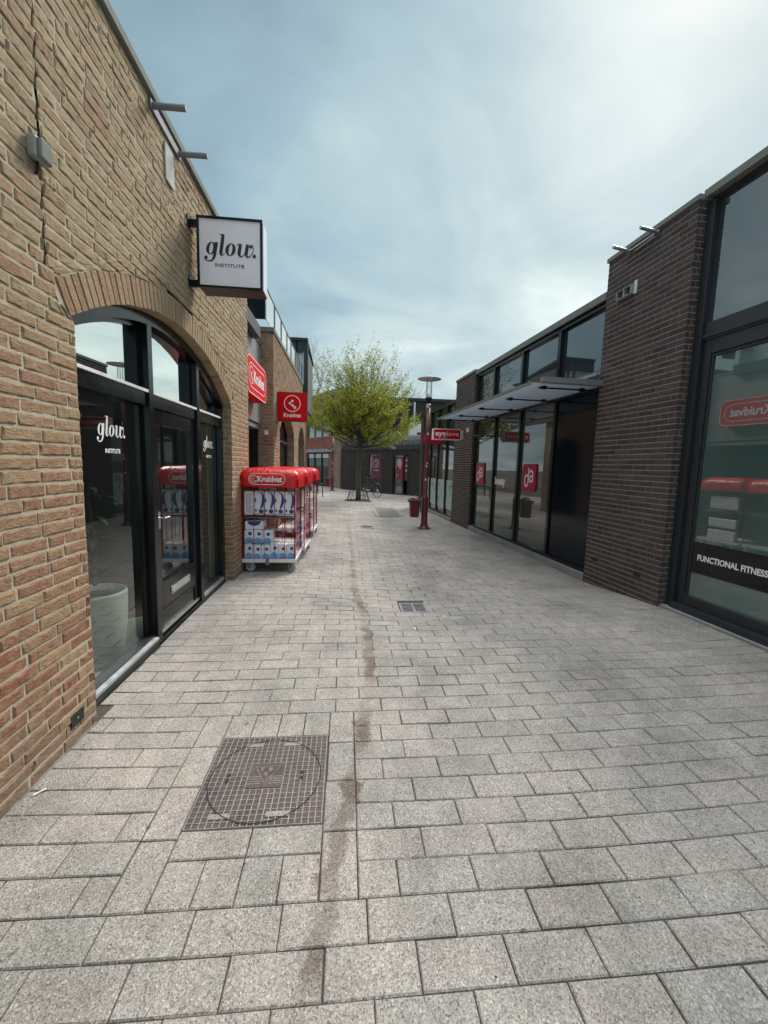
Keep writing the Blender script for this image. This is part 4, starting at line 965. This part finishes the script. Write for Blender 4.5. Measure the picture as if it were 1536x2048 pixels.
m=M(); m.box(-.01,.15,1.31,5.985,-.16,.028); m.build('plinth','kerb',DA)
m=M(); m.box(.17,4,1.31,12.,-.1,3.2); m.build('inner_block','dark',DA)
def da_logo(parent,s0,z0,size):
    m=M(); m.prism(rrect(size,size,.06),lambda u,v,d:(.098-d,s0-u,z0+v),.0,.022); b=m.build('logo_plate','crimson',parent)
    m=M(); f=lambda u,v,d:(.0755-d,s0-u*size,z0+v*size); 
    ribbon(m,[(-.02,.34),(-.02,.1),(-.02,-.18)],[.075]*3,f,.0005); ribbon(m,[(-.02,.02),(-.14,.08),(-.27,.0),(-.28,-.2),(-.20,-.33),(-.08,-.28),(-.02,-.16)],[.07]*7,f,.001)
    ribbon(m,[(.06,.19),(.16,.25),(.27,.19),(.29,.05),(.28,-.16)],[.07]*5,f,.0012); ribbon(m,[(.28,.03),(.16,.05),(.09,-.03),(.12,-.14),(.22,-.15),(.28,-.07)],[.065]*6,f,.0015)
    m.build('lettering','wtext',b)
da_logo(dp_[2],5.58,1.36,.52); da_logo(dp_[0],3.19,1.345,.50)
m=M(); f=lambda u,v,d:(.099-d,4.73-u,1.16+v); put_text(m,'beauty',.21,f,0,0,width=.52,bold=.014,d=.0005); m.build('lettering','wtext',dp_[1])
m=M(); put_text(m,'X',.23,f,.51,-.04,width=.15,bold=.004,d=.0005,shear=.2); m.build('lettering','rtext',dp_[1])
m=M(); brickwall(m,fR,6.0,7.42,-.2,3.84,None,wild=False,rough=.001,seg=1,md=-.005)
fRj=lambda u,v,d:(u,6.0-d,v); brickwall(m,fRj,.004,.3,-.2,3.84,None,wild=False,L=.11,rough=.001,seg=1,md=-.005)
m.build('brick_pillar',['dbrick','dmortar'],DA)
m=M(); m.box(-.02,.5,5.987,7.44,3.842,3.90); m.build('pillar_coping','pale',DA)
m=M(); m.box(-.045,.0,6.25,6.33,2.40,2.50); m.box(-.05,-.02,7.2,7.26,2.3,2.38); m.build('sensor_box','white',DA)
# canopy
t=thing('shop_canopy','flat grey ribbed canopy on dark arms above the tall grey shop panes','canopy',rw(0,0,2.62),RZ)
m=M(); m.q((-.97,1.31,.02),(.03,1.31,.02),(.03,5.76,.02),(-.97,5.76,.02)); m.build('canopy_sheet','canopy',t)
m=M(); m.box(-.99,-.97,1.31,5.78,-.005,.035); m.box(-.97,.03,5.76,5.78,-.005,.035); m.build('edge_profile','pale',t)
m=M(); m.box(-.86,.02,1.22,1.305,.015,.085); m.build('end_gutter','galv',t)
for s_ in (1.45,2.45,3.63,4.80,5.6):
    m=M(); m.tube([(-.80,s_,-.012),(.04,s_,-.012)],.012,8)
    for x in (-.72,-.15): m.box(x-.03,x+.03,s_-.03,s_+.03,-.03,.011)
    m.build('support_arm','blackpaint',t)
m=M(); m.tube([(.0,1.31,.0),(.0,5.76,.0)],.016,8); m.build('wall_rail','blackpaint',t)
# third unit
U3=thing('eyewear_shop_building','far dark glazed shop beyond the second dark brick pillar','building',tuple(A),RZ)
m=M(); m.box(.02,.5,7.44,11.5,3.33,3.41); m.build('roof_coping','anthracite',U3)
m=M()
for s_ in (7.48,8.36,9.30,10.2,11.1): m.box(.05,.16,s_-.035,s_+.035,.05,3.33)
m.box(.045,.16,7.44,11.45,2.38,2.62); m.box(.045,.16,7.44,11.45,-.02,.06); m.build('window_frame','blackpaint',U3)
for a,b in zip((7.515,8.395,9.335,10.235),(8.325,9.265,10.165,11.065)):
    m=M(); m.box(.11,.115,a,b,2.62,3.33); m.build('upper_pane','upglass',U3)
    m=M(); m.box(.10,.105,a,b,.06,2.38); pn=m.build('window_pane','daglass',U3)
    m=M(); m.box(.096,.099,a+.03,b-.03,.22,1.10)
    for i in range(7): y=U(a+.1,b-.1); z=U(.35,.9); m.prism([(y,z),(y+.03,z+.01),(y+.05,z+.16),(y+.01,z+.12)],lambda u,v,d:(d,u,v),.0945,.096,1)
    m.build('window_decal',[plain('pale_green_film',(.34,.42,.38),.4),'anthracite'],pn)
m=M(); m.box(-.01,.15,7.44,11.5,-.2,.0); m.build('plinth','kerb',U3)
m=M(); m.box(-.0,.3,11.1,11.5,-.2,3.3); m.build('end_wall','dbrick',U3)
t=thing('hanging_sign','red eyelove lightbox sign with a white border on the far dark pillar','sign',(2.36,9.62,2.265))
m=M(); m.box(-.34,.34,0,.13,-.13,.13); m.build('housing','wtext',t,bevel=.004)
m=M(); m.box(-.318,.318,-.006,-.001,-.108,.108); fc=m.build('sign_face','red',t)
m=M(); f=lambda u,v,d:(u,-.0065-d,v); put_text(m,'eye',.165,f,-.285,-.035,width=.265,bold=.0055,d=.0005); put_text(m,'love',.150,f,-.005,-.035,width=.285,bold=.0005,d=.0005); put_text(m,'BRILLEN',.028,f,-.10,-.085,width=.10,d=.0005); m.build('lettering','wtext',fc)
m=M(); m.box(.341,.40,.03,.10,-.10,.10); m.build('side_box','white',t)
m=M(); m.box(.40,.80,.05,.08,-.02,.02); m.build('wall_arm','galv',t)
t=thing('hanging_sign','dull crimson hanging sign half hidden by the lamp post','sign',(2.66,12.5,2.34))
m=M(); m.box(-.36,.30,0,.12,-.16,.16); m.build('housing','purple',t)
m=M(); m.box(-.34,.28,-.006,-.001,-.14,.14); fc=m.build('sign_face','crimson',t)
m=M(); put_text(m,'N',.13,f,-.29,-.03,d=.001); m.build('lettering','rtext',fc)
m=M(); m.box(.30,.36,.04,.07,-.03,.03); m.build('wall_arm','galv',t)
# ---------------------------------------------------------------- lamp posts, bins
hatm=plain('pale_lamp_hat',(.50,.49,.45),.6)
def lamp(label,x,y):
    t=thing('street_lamp',label,'street lamp',(x,y,gz(x,y)),0,'maroon street lamps with flat disc hats')
    m=M(); m.lathe((0,0,0),[(0,0),(.165,0),(.165,.02),(.11,.035),(.095,.10),(.082,.12),(.080,.76),(.075,.80),(.056,.82),(.054,2.2),(.050,3.02),(0,3.02)],28); p=m.build('post','maroon',t,True)
    m=M(); m.lathe((0,0,0),[(.053,3.0),(.054,3.0),(.054,3.09),(.045,3.10)],24); m.build('collar','alu',p)
    for z,h_,a in ((1.55,.05,0),(1.63,.04,.3),(1.22,.05,-.2),(2.35,.05,.1)):
        m=M(); n=5
        for i in range(n):
            t0=-PI/2+a+(-.35+.7*i/n); t1=-PI/2+a+(-.35+.7*(i+1)/n); r=.0565
            m.q((r*math.cos(t0),r*math.sin(t0),z),(r*math.cos(t1),r*math.sin(t1),z),(r*math.cos(t1),r*math.sin(t1),z+h_),(r*math.cos(t0),r*math.sin(t0),z+h_))
        m.build('sticker','white',p)
    m=M(); m.lathe((0,0,0),[(0,3.09),(.042,3.09),(.045,3.16),(.085,3.23),(.085,3.25),(0,3.25)],24); hd=m.build('lamp_base','blackpaint',t,True)
    m=M()
    for i in range(4): a=PI/4+i*PI/2; m.tube([(.078*math.cos(a),.078*math.sin(a),3.24),(.078*math.cos(a),.078*math.sin(a),3.67)],.006,6)
    m.build('cage_rod','galv',hd)
    m=M(); m.lathe((0,0,0),[(.064,3.25),(.066,3.67)],24); m.build('glass_cylinder',glass('lamp_glass',(.93,.95,.95),1.3),hd,True)
    m=M(); m.lathe((0,0,0),[(.045,3.25),(.045,3.33),(0,3.33)],16); m.build('reflector','white',hd,True)
    m=M(); m.lathe((0,0,0),[(0,3.672),(.09,3.672),(.285,3.690),(.292,3.698),(.285,3.704),(.10,3.735),(.09,3.765),(0,3.77)],40); m.build('disc_hat',hatm,t,True)
    return t
lamp('tall maroon street lamp with stickers beside the eyelove sign',1.99,10.14)
lamp('small far maroon street lamp standing by the red brick building',-.80,23.6)
def bin_(label,x,y,bag=True):
    t=thing('litter_bin',label,'litter bin',(x,y,gz(x,y)),0,'red litter bins hung on lamp posts')
    m=M(); 
    for z0,z1,w0,w1,mi in ((.30,.70,.105,.125,0),):
        m.hexa([(-w0,-w0,z0),(w0,-w0,z0),(w0,w0,z0),(-w0,w0,z0),(-w1,-w1,z1),(w1,-w1,z1),(w1,w1,z1),(-w1,w1,z1)],mi)
    m.build('body','binred',t,bevel=.03)
    m=M(); m.box(-.145,.145,-.145,.145,.70,.755); m.box(-.165,-.145,-.1,.1,.68,.735); m.build('rim','binlid',t,bevel=.01)
    m=M(); m.box(.15,.19,-.04,.04,.42,.78); m.build('mount','galv',t)
    if bag:
        m=M(); m.lathe((.02,0,.755),[(.13,0),(.12,.03),(.07,.07),(.0,.08)],14); 
        m.v=[(x_+U(-.012,.012),y_+U(-.012,.012),z_+U(-.008,.012)) for x_,y_,z_ in m.v]; b=m.build('bin_bag','binred',t,True)
        m=M(); m.tube([(-.12,-.1,.84),(-.06,-.12,.80),(.06,-.13,.775)],.008,6); m.build('white_strap','white',t)
bin_('red litter bin with a crumpled red bag on the near maroon lamp post',1.72,10.10)
bin_('dark red litter bin on the far lamp post by the red brick wall',-1.07,23.6,False)
# ---------------------------------------------------------------- far buildings
B1=Vector((-.39,26.23,0)); a1=math.atan2(.88,-.48)
BB=thing('red_brick_building','two storey red brick building with grey windows closing the street on the left','building',tuple(B1),a1)
# local x along the facade, local -y... facade faces local +y side towards the square
uvx=lambda c:(c.x,c.z); uvy=lambda c:(c.y,c.z)
m=M(); sgn=1
def wallrect(m,x0,x1,z0,z1,y=0.,mi=0): m.q((x0,y,z0),(x1,y,z0),(x1,y,z1),(x0,y,z1),mi)
for a in ((0.9,1.68,-.2,5.9),(5.22,9.,-.2,5.9),(1.68,5.22,2.5,3.28),(1.68,5.22,4.75,5.9)): wallrect(m,*a)
wallrect(m,-.2,9,-.2,5.9,-.6)
m.build('wall','redbrick_far',BB,uv=uvx)
m=M(); m.box(0,.9,-.5,.03,-.2,5.9); m.build('corner_pier','tanfar',BB,uv=uvx)
m=M(); m.box(-.05,9,-.5,.06,5.9,6.25); m.build('roof_fascia','tanfar',BB,uv=uvx)
m=M(); m.box(1.66,5.24,.002,.10,2.28,2.50); m.box(.7,1.66,.05,.10,2.3,2.42); m.build('shop_fascia','panel',BB)
m=M(); m.box(1.66,5.24,-.05,.30,2.22,2.28); m.build('awning',plain('dark_red_awning',(.10,.015,.02),.6),BB)
for i in range(3):
    x=1.7+i*1.175; m=M(); m.box(x,x+.05,-.12,-.04,3.28,4.75); m.box(x+1.12,x+1.17,-.12,-.04,3.28,4.75,); m.box(x,x+1.17,-.12,-.04,4.68,4.75); m.box(x,x+1.17,-.12,-.04,3.28,3.34); fr=m.build('window_frame','pale',BB)
    m=M(); wallrect(m,x+.05,x+1.12,3.34,4.68,-.09); m.build('window_pane','upglass',fr)
    m=M(); m.box(x,x+.06,-.12,-.02,0,2.22); m.box(x+1.11,x+1.17,-.12,-.02,0,2.22); m.box(x,x+1.17,-.12,-.03,0,.12); fr=m.build('shopfront_frame','blackpaint',BB)
    m=M(); wallrect(m,x+.06,x+1.11,.12,1.88,-.08); m.build('shopfront_pane',opaque_glass('far_shop_glass',(.03,.036,.036),1.5,.05),fr)
    m=M(); wallrect(m,x+.06,x+1.11,1.90,2.18,-.075); m.build('shop_sign','frost',fr)
m=M(); m.box(1.6,5.3,-.02,.25,4.80,4.86); m.build('window_hood','blackpaint',BB)
# roof wing behind
t=thing('grey_back_building','long dark grey wall rising behind the tree crown','building',(-.3,28.5,0),.0)
m=M(); m.box(0,7.6,0,.5,0,5.95); m.build('wall','greybrick_far',t,uv=uvx)
m=M(); m.box(-.1,7.7,-.08,.5,5.952,6.15); m.build('roof_edge','anthracite',t)
m=M(); m.tube([(4.9,-.2,3.6),(4.9,-.2,5.85)],.06,8); m.tube([(4.9,-.2,4.7),(4.9,-.2,4.74)],.075,8); m.build('flue_pipe','white',t)
# dark curved brick shop
B2=Vector((-.32,25.72,0)); a2=math.atan2(-.75,.66)
DB=thing('dark_brick_building','low charcoal brick building with maroon posters in its window and door','building',tuple(B2),a2)
m=M()
for a in ((0,2.34,-.2,2.42),(3.42,4.32,-.2,2.42),(5.50,9.2,-.2,2.42),(2.34,3.42,-.2,.70),(2.34,3.42,2.16,2.42),(4.32,5.50,2.14,2.42)): wallrect(m,*a)
wallrect(m,-.0,9.,-.2,2.4,.4)
m.build('wall','greybrick_far',DB,uv=uvx)
m=M(); n=16
for i in range(n):
    u0=9.2*i/n; u1=9.2*(i+1)/n; bl=lambda u:.10*math.sin(u*.9)
    rows=[(-.03,2.36),(.02,2.65),(.28,2.95),(.62,3.18),(1.1,3.30)]
    for (y0,z0),(y1,z1) in zip(rows[:-1],rows[1:]):
        m.q((u0,y0,z0+bl(u0)*(z0-2.4)),(u1,y0,z0+bl(u1)*(z0-2.4)),(u1,y1,z1+bl(u1)*(z1-2.4)),(u0,y1,z1+bl(u0)*(z1-2.4)))
    m.q((u0,-.03,2.36),(u1,-.03,2.36),(u1,0,2.35),(u0,0,2.35))
m.build('roof','shingle',DB)
m=M(); m.box(1.0,4.4,1.10,1.16,3.30,3.42); m.build('roof_light_strip','concrete',DB)
m=M(); m.box(2.34,2.42,.02,.12,.70,2.16); m.box(3.34,3.42,.02,.12,.70,2.16); m.box(2.42,3.34,.02,.12,2.08,2.16); m.box(2.42,3.34,.02,.12,.70,.76); fr=m.build('window_frame','maroon',DB)
m=M(); wallrect(m,2.42,3.34,.76,2.08,.10); m.build('window_pane','upglass',fr)
poster=plain('maroon_poster',(.13,.012,.04),.5)
m=M(); m.box(2.66,3.28,.085,.09,.80,2.04); m.box(2.48,2.53,.085,.09,.9,2.0,1); f=lambda u,v,d:(2.97+u,.083-d,1.60+v); ring(m,0,0,.22,.24,.17,.19,f,.0,1); ribbon(m,[(-.1,.1),(.05,.12),(.1,.0),(-.02,-.08),(.08,-.2)],[.04]*5,f,.001,1); m.box(2.78,3.16,.080,.084,1.18,1.24,1)
m.build('window_poster',[poster,plain('faded_pink_print',(.42,.28,.30),.6)],fr)
m=M(); m.box(4.32,4.42,.02,.14,-.1,2.14); m.box(5.38,5.50,.02,.14,-.1,2.14); m.box(4.42,5.38,.02,.14,2.04,2.14); m.box(5.05,5.12,.03,.12,-.1,2.04); fr=m.build('door_frame','blackpaint',DB)
m=M(); m.box(4.45,5.04,.08,.10,-.08,2.04); m.box(4.47,5.02,.06,.08,-.06,.0,1); m.box(4.55,4.58,.05,.08,.3,1.9,1); dr_=m.build('door',['upglass','galv'],fr)
m=M(); m.box(4.50,5.00,.072,.078,.75,1.98); f=lambda u,v,d:(4.75+u,.070-d,1.65+v); disc(m,0,0,.18,f,.0,1,20,.24); disc(m,.05,-.25,.07,f,.001,1); m.box(4.55,4.7,.066,.072,.95,1.0,1); m.build('door_poster',[plain('red_poster',(.24,.01,.02),.5),plain('grey_pink_print',(.42,.33,.33),.6)],dr_)
m=M(); m.box(5.14,5.36,.07,.09,.7,2.0)
for z in (1.8,1.5,1.25): disc(m,5.25,z,.06,lambda u,v,d:(u,.068,v),0,1,14)
m.build('side_poster',[poster,plain('pale_print',(.5,.4,.4),.6)],fr)
m=M(); m.box(-.1,9.2,.0,.02,-.2,-.02); m.build('plinth','anthracite',DB)
t=thing('roof_unit','pale grey box-shaped roof structure above the dark brick building','roof structure',(3.65,23.9,3.2))
m=M(); m.box(0,.42,0,.7,0,.82); m.box(.43,1.35,.12,.7,.28,.76); m.build('housing','white',t,bevel=.01)
m=M(); m.tube([(.5,.0,.2),(1.2,.0,.2)],.03,6); m.tube([(.9,.0,.0),(.9,0,.2)],.03,6); m.box(.4,1.4,.3,.7,0,.1); m.build('rail','anthracite',t)
t=thing('antenna_rod','short white slanted rod sticking out of the dark shingle roof','rod',(3.0,22.3,3.05))
m=M(); m.tube([(0,0,0),(-.28,0,.34)],.022,8); m.build('rod','white',t)
# ---------------------------------------------------------------- tree
def branch(m,p,d,l,r,n,depth,tips,up=.12,kids=3,wig=.22,sides=5):
    pts=[p]; rs=[r]; q=Vector(p); dd=Vector(d)
    for i in range(n):
        dd=(dd+Vector((U(-wig,wig),U(-wig,wig),U(-wig,wig)+up)).normalized()*.22).normalized(); q=q+dd*l/n; pts.append(q.copy()); rs.append(r*(1-.75*(i+1)/n))
    m.tube(pts,rs,sides,0,False)
    if depth<=0: tips.append(pts); return
    tips.append(pts[len(pts)//2:])
    for k in range(kids):
        i=random.randint(max(1,n//3),n); b=pts[min(i,len(pts)-1)]; s_=Vector((U(-1,1),U(-1,1),U(-.35,.8))).normalized(); nd_=(dd*.9+s_*.75).normalized()
        branch(m,b,nd_,l*U(.42,.62),rs[min(i,len(rs)-1)]*.65+.002,max(3,n-1),depth-1,tips,up,kids,wig,4)
random.seed(21)
t=thing('street_tree','round crowned young tree with fresh yellow green leaves in the square','tree',(.53,17.93,gz(.5,17.9)))
tr=M(); tr.tube([(0,0,-.05),(.01,0,.3),(-.01,.01,1.2),(.02,0,2.1),(.04,.02,2.6),(.0,.03,3.1),(.02,0,3.6)],[.135,.115,.105,.10,.095,.07,.045],12); tr.build('trunk','bark',t,True)
bm_=M(); tips=[]
NL=70
for i in range(NL):
    f_=i/NL; el=math.radians(4+78*(f_**1.15)+U(-5,5)); az=i*2.399+U(-.3,.3); z0=2.30+.9*f_+U(-.1,.1)
    d=Vector((math.cos(az)*math.cos(el),math.sin(az)*math.cos(el),math.sin(el)))
    L_=(1.90+.15*math.sin(el*2))*(1-f_)+ (2.6)*f_; L_*=U(.84,1.04)
    branch(bm_,(.02,.01,z0),d,L_,.030*(1-.35*f_)+.006,7,2,tips,.10,4,.26)
bm_.build('limbs','twig',t)
lm=M()
def leaf(p,s_):
    a=Vector((U(-1,1),U(-1,1),U(-.5,.5))).normalized(); b=a.orthogonal().normalized(); c=Vector((U(-.4,.4),U(-.4,.4),1)); b=(c-a*c.dot(a)).normalized() if R()<.5 else b
    lm.q(p-a*s_,p-b*s_*.45,p+a*s_,p+b*s_*.45)
for pts in tips:
    n=len(pts)
    for i in range(1,n):
        p=pts[i]; zr=p.z
        dens=15 if zr<3.7 else (10 if zr<4.4 else (5.5 if zr<4.9 else 2.8))
        c=int(dens*U(.4,1.3)+R())
        for _ in range(c): 
            q=pts[i-1].lerp(pts[i],R())+Vector((U(-.08,.08),U(-.08,.08),U(-.07,.05))); leaf(q,U(.026,.050))
lm.build('foliage','leaf',t)
print('LEAVES',len(lm.f),'TIPS',len(tips))
t2=thing('tree_guard','low ring of bent iron rods round the foot of the tree','tree guard',(.53,17.93,gz(.5,17.9)))
m=M()
for k in range(10):
    a=2*PI*k/10+.2
    for s_ in (-.10,.10):
        m.tube([(.50*math.cos(a+s_),.50*math.sin(a+s_),-.01),(.38*math.cos(a+s_*.8),.38*math.sin(a+s_*.8),.40)],.009,5)
    m.tube([(.38*math.cos(a-.08),.38*math.sin(a-.08),.40),(.38*math.cos(a+.08),.38*math.sin(a+.08),.40)],.009,5)
m.tube([(.5*math.cos(x*PI/12),.5*math.sin(x*PI/12),.02) for x in range(25)],.014,5)
m.build('rod','iron',t2)
m=M(); m.lathe((.53,17.93,gz(.5,17.9)),[(0,.02),(.45,.012),(.56,.004),(.57,-.02)],28); tag(m.build('tree_pit','soil'),kind='structure')
def baretree(label,x,y,h,seed):
    random.seed(seed); t=thing('bare_tree',label,'tree',(x,y,0),0,'bare trees far behind the square'); m=M(); m.tube([(0,0,0),(.05,0,h*.4),(.0,.05,h*.62)],[.12,.08,.05],7); m.build('trunk','greytwig',t)
    m=M(); tp=[]
    for i in range(12):
        el=math.radians(U(40,82)); az=i*2.4; branch(m,(0,0,h*U(.3,.55)),(math.cos(az)*math.cos(el),math.sin(az)*math.cos(el),math.sin(el)),h*.42,.055,6,2,tp,.25,4,.2,3)
    m.build('limbs','greytwig',t)
baretree('pale bare birch showing left of the green tree above the red brick building',-3.6,38,11.5,5)
baretree('bare tree showing right of the green tree above the grey wall',4.9,39,8.8,8)
baretree('thin bare tree showing just left of the lamp hat',6.6,42,9.2,13)
# ---------------------------------------------------------------- bicycle and hoops
random.seed(4)
t=thing('bicycle','dark green city bicycle parked against the charcoal brick wall','bicycle',(1.20,20.35,gz(1.2,20.3)),math.radians(-52))
for x in (-.52,.52):
    m=M(); m.lathe((x,0,.34),[(.325,-.018),(.345,-.012),(.345,.012),(.325,.018),(.318,0),(.325,-.018)],32,0,'y'); w_=m.build('wheel','tyre',t,True)
    m=M(); 
    for i in range(14): a=2*PI*i/14; m.tube([(x,0,.34),(x+.32*math.cos(a),0,.34+.32*math.sin(a))],.0022,3)
    m.lathe((x,0,.34),[(.022,-.04),(.022,.04)],10,0,'y'); m.build('spokes','alu',w_)
m=M()
for a,b in (((-.52,0,.34),(-.16,0,.32)),((-.52,0,.34),(-.24,0,.80)),((-.16,0,.32),(-.24,0,.92)),((-.16,0,.32),(.34,0,.66)),((-.16,0,.45),(.32,0,.74)),((.52,0,.34),(.32,0,.86))): m.tube([a,b],.018,8)
m.build('frame','bikegreen',t)
m=M(); m.tube([(.32,0,.86),(.30,0,1.02)],.014,8); m.tube([(.12,-.26,1.0),(.24,-.22,1.03),(.31,0,1.02),(.24,.22,1.03),(.12,.26,1.0)],.011,8); m.build('handlebar','blackpaint',t)
m=M(); m.lathe((-.26,0,.94),[(0,.02),(.07,.018),(.09,0),(.05,-.03),(0,-.03)],14); m.v=[(-.26+(x+.26)*1.5,y,z) for x,y,z in m.v]; m.build('saddle','tyre',t,True)
m=M(); m.box(-.78,-.34,-.07,.07,.72,.735); m.tube([(-.70,.05,.72),(-.54,.04,.36)],.006,5); m.tube([(-.70,-.05,.72),(-.54,-.04,.36)],.006,5); m.build('luggage_rack','blackpaint',t)
m=M(); m.tube([(-.16,-.08,.32),(-.16,.08,.32)],.04,10); m.tube([(-.16,.08,.32),(-.08,.09,.18)],.010,5); m.tube([(-.16,-.08,.32),(-.24,-.09,.46)],.010,5); m.tube([(.54,.0,.70),(.58,0,.70)],.03,8,0); m.build('crankset','alu',t)
def hoop(label,x,y,rz,w,h):
    t=thing('bike_rack',label,'bike rack',(x,y,gz(x,y)),rz,'black tube bike hoops beside the far cart')
    m=M(); P=[(-w,0,-.02),(-w,0,h-.12),(-w+.04,0,h-.03),(-w+.12,0,h),(w-.12,0,h),(w-.04,0,h-.03),(w,0,h-.12),(w,0,-.02)]; m.tube(P,.022,8); m.tube([(-w,0,h*.3),(w,0,h*.3)],.014,6); m.build('hoop','blackpaint',t,True)
hoop('nearest low black bike hoop behind the third cart',-1.45,19.3,.25,.36,.62)
hoop('middle black bike hoop behind the third cart',-1.75,20.6,.25,.36,.62)
hoop('farthest and tallest black rail behind the third cart',-2.2,22.2,.3,.7,.95)
# litter bits
random.seed(31); m=M()
for _ in range(900):
    y=1.0+11*R()**1.6; x=U(-1.38,3.3-.058*(y-4)) if R()<.6 else (-1.375+abs(random.gauss(0,.05)) if R()<.5 else 3.33-.058*(y-4)-abs(random.gauss(0,.05)))
    r_=U(.0015,.0045); z=gz(x,y)+.001; a=U(0,3)
    P=[(x+r_*math.cos(a+k*PI/2)*U(.6,1.2),y+r_*math.sin(a+k*PI/2)*U(.6,1.2),z) for k in range(4)]; k=len(m.v); m.v+=P+[(x,y,z+r_*.8)]
    for j in range(4): m.f.append((k+j,k+(j+1)%4,k+4)); m.m.append(0 if R()<.6 else 1)
tag(m.build('grit',['soil','concrete']),'tiny crumbs of grit and dry dirt scattered over the paving','grit',kind='stuff')
random.seed(12)
for i,(x,y,s_,lb) in enumerate(((1.02,3.95,.016,'small white scrap lying right of the drain grate'),(.66,3.62,.018,'small white scrap lying in front of the drain grate'),(-1.345,1.80,.036,'white splinter lying at the foot of the near brick wall'))):
    m=M(); m.v=[]; pts=[(s_*U(.6,1)*math.cos(a),s_*U(.4,1)*math.sin(a)*(1 if i<2 else .22)) for a in [k*PI/4 for k in range(8)]]
    m.prism(pts,lambda u,v,d:(u,v,d),0,.004); o=m.build('paper_scrap','white'); o.location=(x,y,gz(x,y)+.003); o.rotation_euler=(0,0,.9 if i==2 else 0); tag(o,lb,'litter')
